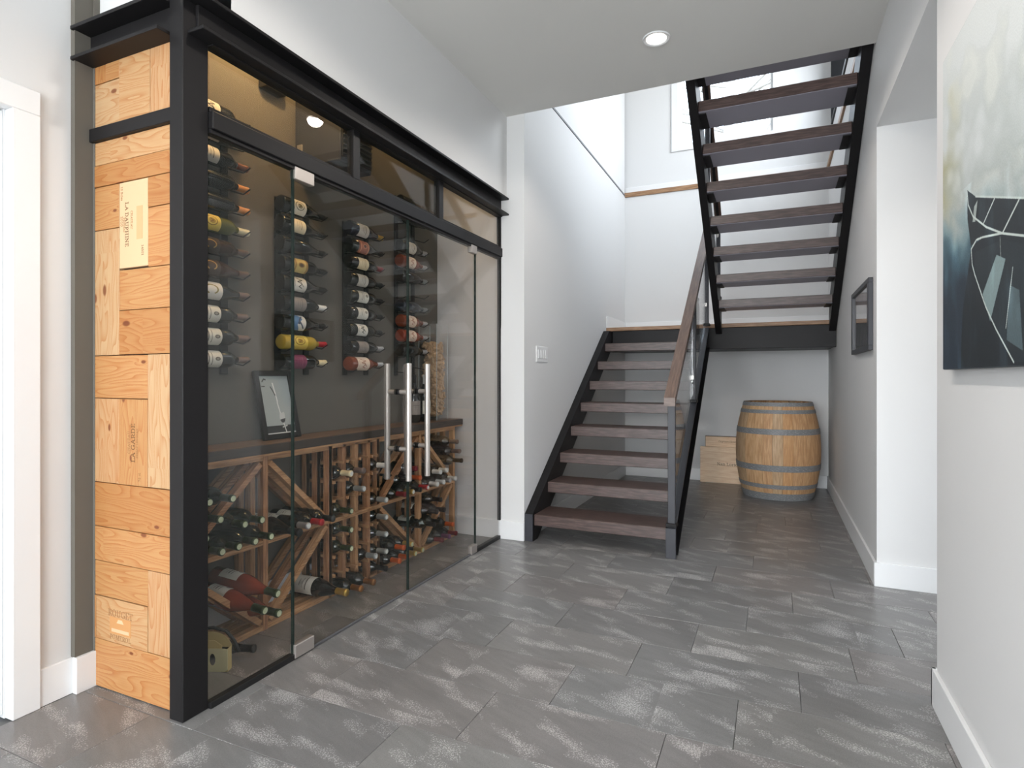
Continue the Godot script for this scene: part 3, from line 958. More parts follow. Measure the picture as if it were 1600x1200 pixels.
func cellar_front() -> void:
	var x := -1.868
	var t := thing("glass_cellar_front", "black steel and glass screen with two doors closing the wine cellar", "glass partition", Vector3(x, 0, -2.7))
	# corner post, header channel with two flanges, transom rail, mullions
	part("post", mb().box(Vector3(-1.937, 0, -1.482), Vector3(-1.868, 2.53, -1.38), 0.003), M.steel, t)
	var hd := part("header", mb().box(Vector3(-1.885, 2.418, -3.95), Vector3(-1.855, 2.52, -1.43), 0.002).box(Vector3(-1.895, 2.400, -3.95), Vector3(-1.845, 2.405, -1.482), 0.001), M.steel, t)
	part("flange", mb().box(Vector3(-1.90, 2.520, -3.968), Vector3(-1.792, 2.534, -1.38), 0.002), M.steel, hd)
	part("flange", mb().box(Vector3(-1.90, 2.405, -3.968), Vector3(-1.792, 2.418, -1.40), 0.002), M.steel, hd)
	part("transom_rail", mb().box(Vector3(-1.90, 2.10, -3.978), Vector3(-1.845, 2.165, -1.482), 0.003).box(Vector3(-1.89, 2.085, -3.975), Vector3(-1.855, 2.10, -1.482), 0.001).box(Vector3(-1.883, 2.165, -3.975), Vector3(-1.862, 2.182, -1.482), 0.001), M.steel, t)
	for z in [[-2.312, -2.262], [-3.105, -3.055]]:
		part("mullion", mb().box(Vector3(-1.89, 2.165, z[0]), Vector3(-1.85, 2.402, z[1]), 0.003), M.steel, t)
	part("end_channel", mb().box(Vector3(-1.885, 0, -3.95), Vector3(-1.855, 2.10, -3.975), 0.0).box(Vector3(-1.885, 2.10, -3.952), Vector3(-1.855, 2.40, -3.935), 0.0).box(Vector3(-1.882, 0, -3.952), Vector3(-1.858, 2.10, -3.937), 0.001), M.steel, t)
	part("floor_channel", mb().box(Vector3(-1.885, 0, -1.887), Vector3(-1.855, 0.024, -1.482), 0.001), M.black, t)
	part("floor_channel", mb().box(Vector3(-1.885, 0, -3.95), Vector3(-1.855, 0.024, -3.551), 0.001), M.black, t)
	# panes: three transom lights, two fixed sides
	for z in [[-2.262, -1.482], [-3.055, -2.312], [-3.94, -3.105]]:
		part("transom_pane", mb().box(Vector3(x - 0.004, 2.17, z[0]), Vector3(x + 0.004, 2.402, z[1])), M.pane, t)
	for z in [[-1.885, -1.480], [-3.940, -3.555]]:
		var p := part("side_pane", mb().box(Vector3(x - 0.006, 0.02, z[0]), Vector3(x + 0.006, 2.09, z[1])), M.pane, t)
		var ze: float = z[0] if z[0] > -2.0 else z[1]
		part("pane_edge", mb().box(Vector3(x - 0.0062, 0.02, ze - 0.0012), Vector3(x + 0.0062, 2.09, ze + 0.0012)), M.glass_edge, p)
	# two glass doors with patch fittings and paired ladder pulls
	for k in 2:
		var z0: float = [-2.742, -3.550][k]
		var z1: float = [-1.890, -2.748][k]
		var dr := part("glass_door", mb().box(Vector3(x - 0.006, 0.012, z0), Vector3(x + 0.006, 2.083, z1)), M.pane, t)
		for ze in [z0, z1]:
			part("pane_edge", mb().box(Vector3(x - 0.0062, 0.012, ze - 0.0012), Vector3(x + 0.0062, 2.083, ze + 0.0012)), M.glass_edge, dr)
		part("bottom_sweep", mb().box(Vector3(x - 0.004, 0.002, z0), Vector3(x + 0.009, 0.013, z1), 0.001), M.sweep, dr)
		var zp0: float = z1 - 0.108 if k == 0 else z0 - 0.002
		var zp1: float = z1 + 0.004 if k == 0 else z0 + 0.075
		part("patch_fitting", mb().box(Vector3(x - 0.016, 0.006, zp0), Vector3(x + 0.018, 0.062, zp1), 0.002), M.nickel, dr)
		part("patch_fitting", mb().box(Vector3(x - 0.016, 2.045, zp0), Vector3(x + 0.018, 2.098, zp1), 0.002), M.nickel, dr)
		var zh: float = [-2.652, -2.838][k]
		for side in [1, -1]:
			var hx: float = x + side * 0.070
			part("pull_bar", mb().lathe([Vector2(0, 0.64), Vector2(0.0155, 0.641), Vector2(0.016, 0.645), Vector2(0.016, 1.273), Vector2(0.0155, 1.277), Vector2(0, 1.278)], 20, 0, TAU, Vector3(hx, 0, zh)), M.nickel, dr)
			for yy in [0.812, 1.122]:
				part("standoff", mb().tube([Vector3(x + side * 0.008, yy, zh), Vector3(hx, yy, zh)], 0.013, 14), M.nickel, dr)
				part("washer", mb().tube([Vector3(x + side * 0.006, yy, zh), Vector3(x + side * 0.016, yy, zh)], 0.0165, 14), M.black, dr)


func crate_wall() -> void:
	var t := thing("crate_panel", "end panel of the cellar clad with light pine wine-crate boards", "wall panel", Vector3(-2.18, 0, -1.43))
	part("backing", mb().box(Vector3(-2.41, 0, -1.49), Vector3(-1.94, 2.53, -1.432)), M.black, t)
	var a := -2.418
	var m1 := -2.263
	var m2 := -2.098
	var r := -1.938
	# [x0, x1, y0, y1, grain (0 across, 1 upright), material, name]
	var boards := [
		[a, -2.345, 2.338, 2.50, 1, 3, ""], [-2.345, m1, 2.338, 2.50, 0, 5, ""], [a, m1, 2.165, 2.337, 0, 0, ""], [m1, -2.085, 2.165, 2.50, 0, 2, ""], [-2.085, r, 2.165, 2.50, 1, 4, ""],
		[a, r, 2.022, 2.112, 0, 2, ""], [a, r, 1.938, 2.021, 0, 3, ""],
		[a, m1, 1.770, 1.937, 0, 5, ""], [m1, m2, 1.612, 1.937, 1, 9, "dauphine"], [m2, r, 1.826, 1.937, 0, 3, ""], [m2, r, 1.607, 1.825, 0, 1, ""],
		[a, m1, 1.285, 1.769, 1, 0, ""], [m1, r, 1.454, 1.606, 0, 5, ""], [m1, r, 1.287, 1.453, 0, 3, ""],
		[a, m2, 1.121, 1.284, 0, 1, ""], [m2, r, 0.797, 1.286, 1, 0, ""],
		[a, m1, 0.796, 1.120, 1, 4, ""], [m1, m2, 0.796, 1.120, 1, 5, "garde"],
		[a, r, 0.625, 0.795, 0, 3, ""], [a, r, 0.492, 0.624, 0, 1, ""], [a, m2, 0.357, 0.491, 0, 5, ""], [m2, r, 0.190, 0.491, 1, 4, ""],
		[-2.402, m2, 0.190, 0.356, 0, 2, "rouget"], [a, -2.403, 0.19, 0.356, 1, 3, ""], [a, r, 0.003, 0.189, 0, 1, ""],
	]
	for b in boards:
		var proud := rng.randf() * 0.003
		var m := mb(b[4], rnd_off())
		m.box(Vector3(b[0] + 0.0008, b[2] + 0.0008, -1.4325), Vector3(b[1] - 0.0008, b[3] - 0.0008, -1.413 + proud), 0.0012)
		var o := part("board", m, M.pale_pine if b[5] == 9 else M.pine[b[5]], t)
		var zf := -1.4126 + proud
		var down := Basis(Vector3.BACK, -PI / 2)
		var upw := Basis(Vector3.BACK, PI / 2)
		match b[6]:
			"dauphine":
				text_part("LA DAUPHINE", 0.0185, Vector3(-2.219, 1.776, zf), down, M.ink, o)
				text_part("2010", 0.013, Vector3(-2.248, 1.79, zf), down, M.ink_pale, o)
				text_part("FRONSAC", 0.009, Vector3(-2.234, 1.775, zf), down, M.ink_pale, o)
				text_part("12 Btles", 0.011, Vector3(-2.248, 1.895, zf), down, M.ink_pale, o)
				text_part("CHATEAU", 0.011, Vector3(-2.19, 1.79, zf), down, M.ink_pale, o)
				raw("sticker", mb().box(Vector3(-2.162, 1.715, zf - 0.0005), Vector3(-2.128, 1.838, zf + 0.0003)).mesh(), mat(rgb(196, 160, 116), 0.8), o).position = Vector3.ZERO
				text_part("14501", 0.011, Vector3(-2.128, 1.672, zf), down, M.ink, o)
			"garde":
				text_part("CHATEAU", 0.0135, Vector3(-2.203, 0.957, zf), upw, M.ink_pale, o)
				text_part("LA GARDE", 0.022, Vector3(-2.179, 0.956, zf), upw, M.ink, o)
				text_part("PESSAC LEOGNAN", 0.0095, Vector3(-2.157, 0.955, zf), upw, M.ink_pale, o)
				text_part("75 cl", 0.012, Vector3(-2.143, 0.83, zf), upw, M.ink_pale, o)
			"rouget":
				text_part("ROUGET", 0.027, Vector3(-2.254, 0.303, zf), Basis.IDENTITY, M.ink_pale, o)
				text_part("POMEROL", 0.019, Vector3(-2.254, 0.212, zf), Basis.IDENTITY, M.ink_pale, o)
				raw("stamp", mb().box(Vector3(-2.316, 0.225, zf - 0.0005), Vector3(-2.192, 0.288, zf + 0.0003)).mesh(), M.stamp, o)
				raw("stamp_house", mb().prism([Vector2(-2.275, 0.268), Vector2(-2.265, 0.282), Vector2(-2.243, 0.282), Vector2(-2.233, 0.268)], 2, zf, zf + 0.0006).box(Vector3(-2.305, 0.232, zf), Vector3(-2.203, 0.245, zf + 0.0006)).mesh(), M.pale_pine, o)
	part("rail", mb().box(Vector3(-2.44, 2.112, -1.436), Vector3(-1.937, 2.163, -1.396), 0.002), M.steel, t)
	part("head_rail", mb().box(Vector3(-2.42, 2.418, -1.436), Vector3(-1.938, 2.520, -1.40), 0.002).box(Vector3(-2.432, 2.405, -1.436), Vector3(-1.938, 2.418, -1.335), 0.001).box(Vector3(-2.432, 2.520, -1.436), Vector3(-1.938, 2.534, -1.335), 0.001), M.steel, t)


# a slanted slat between two (z, y) points
func slat(p: Vector2, q: Vector2, x0: float, x1: float, th: float) -> MB:
	var d := (q - p).normalized()
	var s := Vector2(-d.y, d.x) * th * 0.5
	var b := mb(2, rnd_off())
	b.prism([p + s, q + s, q - s, p - s], 0, x0, x1)
	return b


const DEEP := [[-2.240, -2.202], [-2.322, -2.285], [-2.394, -2.362]]


func upright(t: Node3D, z0: float, z1: float, y1 := 0.828) -> void:
	for d in DEEP:
		part("upright", mb(1, rnd_off()).box(Vector3(d[0], 0.0, z0), Vector3(d[1], y1, z1), 0.0015), M.red1 if rng.randf() < 0.5 else M.red2, t)


func rail_set(t: Node3D, called: String, y0: float, y1: float, z0: float, z1: float) -> void:
	for d in DEEP:
		part(called, mb(2, rnd_off()).box(Vector3(d[0], y0, z0), Vector3(d[1], y1, z1), 0.0015), M.red1, t)


func diamond_rack(label: String, zc: float, zl: float, zr: float) -> void:
	var t := thing("wine_rack", label, "wine rack", Vector3(-2.30, 0, zc))
	upright(t, zc - 0.015, zc + 0.015)
	upright(t, zl, zl + 0.028)
	upright(t, zr - 0.028, zr)
	for seg in [[zr, zc - 0.015], [zc + 0.015, zl]]:
		rail_set(t, "shelf_slat", 0.406, 0.428, minf(seg[0], seg[1]), maxf(seg[0], seg[1]))
		rail_set(t, "base_slat", 0.002, 0.030, minf(seg[0], seg[1]), maxf(seg[0], seg[1]))
		rail_set(t, "top_rail", 0.806, 0.828, minf(seg[0], seg[1]), maxf(seg[0], seg[1]))
	for s in [[zl - 0.012, 1.0], [zr + 0.012, -1.0]]:
		var zi: float = zc + 0.028 * s[1]
		for d in DEEP:
			part("diagonal_slat", slat(Vector2(zi, 0.792), Vector2(s[0], 0.438), d[0], d[1], 0.026), M.red1 if rng.randf() < 0.6 else M.red2, t)
			part("diagonal_slat", slat(Vector2(zi, 0.042), Vector2(s[0], 0.396), d[0], d[1], 0.026), M.red1 if rng.randf() < 0.6 else M.red2, t)


func racks() -> void:
	diamond_rack("redwood diamond-bin wine rack at the left end, nearest the pine panel", -2.055, -1.605, -2.485)
	diamond_rack("redwood diamond-bin wine rack at the far right end of the cellar", -3.387, -2.935, -3.835)
	# the column rack between them
	var t := thing("wine_rack", "redwood wine rack of narrow single-bottle columns between the diamond bins", "wine rack", Vector3(-2.30, 0, -2.71))
	var zs := [[-2.515, -2.487], [-2.626, -2.598], [-2.732, -2.704], [-2.844, -2.816], [-2.933, -2.905]]
	for i in zs.size():
		upright(t, zs[i][0], zs[i][1])
		for k in 8:
			var y := 0.0575 + 0.1025 * k - 0.047
			if k == 0:
				continue
			if i > 0:
				part("cleat", mb(0, rnd_off()).box(Vector3(-2.396, y - 0.008, zs[i][1]), Vector3(-2.188, y + 0.008, zs[i][1] + 0.011), 0.001), M.red1, t)
			if i < 4:
				part("cleat", mb(0, rnd_off()).box(Vector3(-2.396, y - 0.008, zs[i][0] - 0.011), Vector3(-2.188, y + 0.008, zs[i][0]), 0.001), M.red1, t)
	part("shelf_slat", mb(2, rnd_off()).box(Vector3(-2.202, 0.406, -2.933), Vector3(-2.188, 0.428, -2.487), 0.001), M.red1, t)
	rail_set(t, "base_slat", 0.0, 0.012, -2.905, -2.515)
	rail_set(t, "top_rail", 0.812, 0.828, -2.905, -2.515)
	# the worktop that lies over all three
	var c := thing("countertop", "long dark-edged wooden counter lying over the wine racks", "counter", Vector3(-2.30, 0.83, -2.7))
	part("top", mb(2, rnd_off()).box(Vector3(-2.409, 0.842, -3.948), Vector3(-2.193, 0.884, -1.5), 0.002), M.counter, c)
	part("front_edge", mb(2, rnd_off()).box(Vector3(-2.193, 0.840, -3.948), Vector3(-2.180, 0.883, -1.5), 0.002), M.counter_edge, c)
	part("under_strip", mb(2, rnd_off()).box(Vector3(-2.240, 0.829, -3.948), Vector3(-2.184, 0.840, -1.5), 0.001), M.red1, c)


func wall_racks() -> void:
	var names := ["nearest wall rack", "second wall rack", "third wall rack", "farthest wall rack"]
	var where := ["half hidden by the black post", "second from the left", "third from the left", "farthest right, partly empty"]
	var zb := [-1.745, -2.283, -2.815, -3.350]
	var rows := [12, 9, 9, 12]
	var ords := ["top", "second", "third", "fourth", "fifth", "sixth", "seventh", "eighth", "ninth", "tenth", "eleventh", "twelfth"]
	# per rack from the top down: look words, options; an empty dictionary leaves the pegs bare
	var sets := [
		[["dark bottle with cream scribbled label", {"label": "script"}], ["dark bottle with grey label", {"label": "grey", "foil": "brown"}], ["dark bottle with broad pale label and red-brown capsule", {"label": "plainw", "foil": "brown"}], ["plain dark bottle with pale cork end", {"foil": "amber"}], ["plain black bottle with orange-tan cork end", {"foil": "amber"}], ["olive green bottle with cream neck", {"glass": "g_olive", "label": "yellow", "foil": "cream"}], ["brown bottle with gold ring on its label", {"glass": "g_brown", "label": "ring_dark", "foil": "taupe"}], ["brown bottle with large gold ring", {"glass": "g_brown", "label": "ring_dark", "foil": "taupe", "kind": "burgundy"}], ["black bottle with gold letter C on white label", {"label": "ring", "label_shape": "label_tall", "foil": "taupe", "kind": "burgundy"}], ["black bottle with white seal label", {"label": "white", "label_shape": "label_tall", "foil": "taupe"}], ["black bottle with white seal label", {"label": "white", "label_shape": "label_tall", "foil": "taupe"}], ["black bottle with white seal label", {"label": "white", "label_shape": "label_tall", "foil": "taupe"}]],
		[["black bottle with round emblem on white label", {"label": "round", "kind": "burgundy", "foil": "black"}], ["dark bottle with cream and tan label", {"label": "cream", "foil": "black", "kind": "burgundy"}], ["glossy black bottle without a front label", {"foil": "black", "kind": "burgundy"}], ["black bottle with gold banded label", {"label": "bands", "label_shape": "label_tall", "foil": "black"}], ["black bottle with black script on white label", {"label": "script", "foil": "black", "kind": "burgundy"}], ["black bottle with grey label and white neck tip", {"label": "grey", "foil": "white"}], ["black bottle with blue and white picture label", {"label": "blue", "foil": "black", "kind": "burgundy"}], ["bright yellow bottle with red capsule", {"glass": "g_yellow", "label": "yellow", "label_shape": "label_tall", "foil": "red"}], ["black bottle with purple label and cream neck", {"label": "purple", "foil": "cream"}]],
		[["blue-black bottle with white label and gold neck", {"glass": "g_blue", "label": "plainw", "foil": "gold", "kind": "burgundy"}], ["dark bottle with orange banded label", {"label": "orange", "foil": "black", "kind": "burgundy"}], ["black bottle with cream label and red capsule", {"label": "cream", "foil": "wine"}], ["black bottle with white printed label", {"label": "plainw", "foil": "black"}], ["black bottle with white seal label", {"label": "white", "foil": "black"}], ["black bottle with white seal label", {"label": "white", "foil": "black"}], ["black bottle with script on white label", {"label": "script", "foil": "black"}], ["black bottle with grey label and silver neck tip", {"label": "grey", "foil": "silver"}], ["amber bottle with pink script label", {"glass": "g_amber", "label": "pink", "label_shape": "label_tall", "foil": "silver", "kind": "burgundy"}]],
		[["dark bottle just under the transom rail", {"foil": "black"}], ["black bottle with grey neck tip", {"foil": "grey"}], [], ["black bottle with white label and silver tip", {"label": "plainw", "foil": "silver", "kind": "burgundy"}], ["amber bottle with cream label", {"glass": "g_amber", "label": "pink", "foil": "silver", "kind": "burgundy"}], ["black glossy bottle with grey neck tip", {"foil": "grey", "kind": "burgundy"}], [], ["blue-black glossy bottle", {"glass": "g_blue", "foil": "grey", "kind": "burgundy"}], ["red-amber bottle with pale label", {"glass": "g_amber", "label": "pink", "foil": "silver", "kind": "burgundy"}], ["orange-amber bottle with pale label", {"glass": "g_rose", "label": "pink", "foil": "silver", "kind": "burgundy"}], ["black glossy bottle with silver tip", {"foil": "silver", "kind": "burgundy"}], []],
	]
	M.label["plainw"] = label_mat(rgb(222, 218, 206), rgb(70, 62, 56), "plain")
	for c in 4:
		var z0: float = zb[c]
		var t := thing("bottle_rack", "black metal peg rack on the cellar wall, " + where[c], "bottle rack", Vector3(-2.405, 1.2, z0 - 0.16))
		var ytop: float = 1.285 + 0.1035 * (rows[c] - 1) + 0.045
		for s in [[-0.02, -0.058], [-0.225, -0.264]]:
			part("strip", mb().box(Vector3(-2.408, 1.215, z0 + s[1]), Vector3(-2.398, ytop, z0 + s[0]), 0.001), M.steel, t)
		for k in rows[c]:
			var y: float = 1.285 + 0.1035 * k
			# two bent pegs: one under the body, one under the neck
			var zp := z0 - 0.038
			part("peg", mb().tube([Vector3(-2.40, y - 0.045, zp), Vector3(-2.375, y - 0.049, zp), Vector3(-2.345, y - 0.050, zp - 0.002), Vector3(-2.312, y - 0.036, zp - 0.004)], 0.0032, 6), M.steel, t)
			zp = z0 - 0.246
			part("peg", mb().tube([Vector3(-2.40, y - 0.012, zp), Vector3(-2.372, y - 0.018, zp - 0.03), Vector3(-2.343, y - 0.026, zp - 0.058), Vector3(-2.308, y - 0.002, zp - 0.070)], 0.0036, 6), M.steel, t)
			var e: Array = sets[c][rows[c] - 1 - k]
			if e.is_empty():
				continue
			var n: int = rows[c] - 1 - k
			var lab: String = e[0] + ", " + ords[n] + " down on " + names[c] if n > 0 else e[0] + ", topmost on " + names[c]
			wall_bottle(lab, "bottles lying on the wall racks", -2.348, y, z0 + (rng.randf() - 0.5) * 0.012, e[1], (rng.randf() - 0.5) * 0.35 - 0.1)


func rack_bottles() -> void:
	var G := {"foil": "green", "disc": "disc_pale", "glass": "g_green"}
	var gA := "bottles stacked in the left diamond rack"
	var up := "in left rack's upper half"
	# upper half of the left diamond rack; necks end about x = -2.1
	for e in [
		[Vector3(-2.10, 0.684, -1.785), "green-capped dark bottle highest on the left slope " + up],
		[Vector3(-2.10, 0.690, -1.672), "uppermost green-capped dark bottle beside the black post " + up],
		[Vector3(-2.10, 0.608, -1.724), "green-capped dark bottle second on the left slope " + up],
		[Vector3(-2.10, 0.545, -1.655), "green-capped dark bottle low beside the black post " + up],
		[Vector3(-2.10, 0.560, -1.847), "second-layer green-capped dark bottle, left of two, " + up],
		[Vector3(-2.10, 0.558, -1.941), "second-layer green-capped dark bottle by the centre upright " + up],
		[Vector3(-2.10, 0.471, -1.732), "bottom-row green-capped dark bottle, first from left " + up],
		[Vector3(-2.10, 0.471, -1.816), "bottom-row green-capped dark bottle, second from left " + up],
		[Vector3(-2.10, 0.471, -1.904), "bottom-row green-capped dark bottle, third from left " + up],
		[Vector3(-2.10, 0.471, -1.993), "bottom-row green-capped dark bottle by the centre upright " + up],
	]:
		lay(e[1], gA, e[0], G)
	lay("big pale-labelled black bottle on the shelf right of the left rack's upright", gA, Vector3(-2.055, 0.462, -2.125), {"foil": "black", "label": "white", "label_shape": "label_tall", "size": 1.12, "kind": "burgundy", "roll": 0.5}, -0.05)
	lay("silver-capped black bottle between the big black bottle and the red-capped one", gA, Vector3(-2.09, 0.468, -2.218), {"foil": "silver", "disc": "disc_white", "label": "white"})
	lay("black bottle with bright red capsule on the left diamond rack's shelf", gA, Vector3(-2.08, 0.468, -2.303), {"foil": "red", "label": "white"})
	lay("black-capped bottle right of the red-capped one on the left rack's shelf", gA, Vector3(-2.08, 0.468, -2.384), {"foil": "black"})
	# rosé magnums in the left lower bin
	var gR := "rosé bottles in the lower left bin"
	var R := {"foil": "green", "disc": "disc_pale", "glass": "g_rose", "label": "white", "size": 1.12, "kind": "burgundy", "roll": -0.3}
	lay("orange-pink rosé bottle lying topmost in the lower left bin", gR, Vector3(-2.045, 0.222, -1.978), R, -0.10, 0.08)
	lay("orange-pink rosé bottle lying on the sloping slats below the topmost rosé", gR, Vector3(-2.045, 0.172, -1.905), R, -0.10, 0.06)
	lay("rosé bottle at the lower left bin's bottom point, cap against the upright", gR, Vector3(-2.050, 0.128, -1.990), R, -0.02, 0.02)
	# big bottles on the base rails
	lay("large dark bottle with gold foil and white label lying on the rack base", "foil-necked bottles lying at floor level", Vector3(-2.02, 0.082, -2.418), {"foil": "gold", "label": "plainw", "label_shape": "label_tall", "size": 1.14, "kind": "burgundy", "roll": 0.9})
	lay("dark bottle with copper foil neck at floor level in the first column", "foil-necked bottles lying at floor level", Vector3(-2.035, 0.055, -2.556), {"foil": "copper", "size": 1.02})
	lay("dark bottle with copper foil neck at floor level in the second column", "foil-necked bottles lying at floor level", Vector3(-2.035, 0.055, -2.665), {"foil": "copper", "size": 1.02})
	# single bottles in the columns
	var gC := "single bottles in the rack columns"
	var cz := [-2.5565, -2.665, -2.774, -2.8745]
	var cy := func(k: int) -> float: return 0.0575 + 0.1025 * k
	for e in [
		[0, 6, "cream-capped bottle high in the first column", {"foil": "cream", "disc": "disc_white"}], [1, 6, "dull olive-capped bottle high in the second column", {"foil": "taupe"}], [1, 5, "bottle with white ring cap in the second column", {"foil": "grey", "disc": "disc_white"}],
		[3, 6, "white-capped bottle high in the fourth column", {"foil": "white", "disc": "disc_white"}], [3, 4, "white-ring-capped bottle just above the shelf, fourth column", {"foil": "grey", "disc": "disc_white"}], [0, 4, "green-capped bottle just above the shelf, first column", G],
		[0, 3, "green-capped bottle just below the shelf, first column", G], [0, 2, "lowest green-capped bottle in the first column", G], [3, 3, "white-ring-capped bottle just below the shelf, fourth column", {"foil": "grey", "disc": "disc_white"}],
		[3, 2, "white-ring-capped bottle two below the shelf, fourth column", {"foil": "grey", "disc": "disc_white"}], [3, 1, "white-ring-capped bottle three below the shelf, fourth column", {"foil": "grey", "disc": "disc_white"}],
		[2, 1, "pale grey-capped bottle low in the third column", {"foil": "grey", "disc": "disc_white"}], [3, 0, "black-capped bottle lowest in the fourth column", {"foil": "black"}],
	]:
		lay(e[2] + " of narrow rack", gC, Vector3(-2.105, cy.call(e[1]) + 0.002, cz[e[0]]), e[3])
	# right diamond rack, upper half
	var gD := "bottles stacked in the right diamond rack"
	var ru := " on right diamond rack's shelf"
	for e in [
		[0.468, -3.065, "wine", "dull red-capped bottle farthest left", ""], [0.468, -3.15, "gold", "gold-capped bottle left of the centre upright", "disc_white"], [0.545, -3.11, "black", "black-capped bottle in the second layer left of centre", ""],
		[0.545, -3.235, "orange", "orange-capped bottle in the second layer left of the centre upright", ""], [0.612, -3.19, "wine", "wine-red-capped bottle topmost left of the centre upright", ""], [0.468, -3.238, "black", "black-capped bottle third from the left in the bottom row", ""],
		[0.468, -3.323, "red", "red-capped bottle against the centre upright", "disc_white"], [0.468, -3.45, "white", "white-capped bottle first right of the centre upright", "disc_white"], [0.468, -3.535, "white", "white-capped bottle second right of the centre upright", "disc_white"],
		[0.545, -3.492, "white", "white-capped bottle topmost right of the centre upright", "disc_white"], [0.545, -3.578, "white", "white-capped bottle second in the upper layer right of centre", "disc_white"], [0.468, -3.62, "silver", "silver-capped bottle third right of the centre upright", ""],
		[0.468, -3.70, "white", "white-capped bottle fourth right of the centre upright", "disc_white"],
	]:
		var o := {"foil": e[2], "glass": "g_black"}
		if e[4] != "":
			o["disc"] = e[4]
		lay(e[3] + ru, gD, Vector3(-2.10, e[0], e[1]), o)
	for e in [[0.590, -3.765, "black", "dark-capped bottle lowest of three"], [0.662, -3.735, "taupe", "dull green-capped bottle second of three"], [0.735, -3.70, "taupe", "dull green-capped bottle uppermost of three"]]:
		lay(e[3] + " on the far right slope of the right diamond rack", gD, Vector3(-2.085, e[0], e[1]), {"foil": e[2]})
	# right diamond rack, lower half
	var rl := " at right diamond rack's foot"
	for e in [
		[0.070, -3.000, "orange", "orange-capped bottle farthest left"], [0.070, -3.085, "orange", "orange-capped bottle second from the left"], [0.140, -3.045, "orange", "orange-capped bottle of the second layer"],
		[0.140, -3.130, "gold", "gold-capped bottle of the second layer"], [0.070, -3.170, "gold", "gold-capped bottle third from the left"], [0.070, -3.255, "gold", "gold-capped bottle fourth from the left by the centre upright"],
		[0.070, -3.510, "wine", "wine-red-capped bottle right of the centre upright"], [0.070, -3.605, "purple", "purple-capped bottle second right of the centre upright"], [0.070, -3.700, "wine", "wine-red-capped bottle farthest right"],
		[0.145, -3.655, "orange", "orange-capped bottle in the right corner above wine-red caps"],
	]:
		var o := {"foil": e[2], "glass": "g_black"}
		if e[2] == "gold":
			o["disc"] = "disc_pale"
		lay(e[3] + rl, gD, Vector3(-2.095, e[0], e[1]), o)
	var k := 0
	var tops := ["lowest of five", "second of five", "third of five", "fourth of five", "uppermost of five"]
	for e in [[0.192, -3.475], [0.192, -3.395], [0.272, -3.43], [0.265, -3.525], [0.345, -3.48]]:
		lay("black-foiled bottle, " + tops[k] + " on the right slope of right rack's lower bin", gD, Vector3(-2.09, e[0] + 0.012, e[1]), {"foil": "black", "label": "white", "glass": "g_black"})
		k += 1


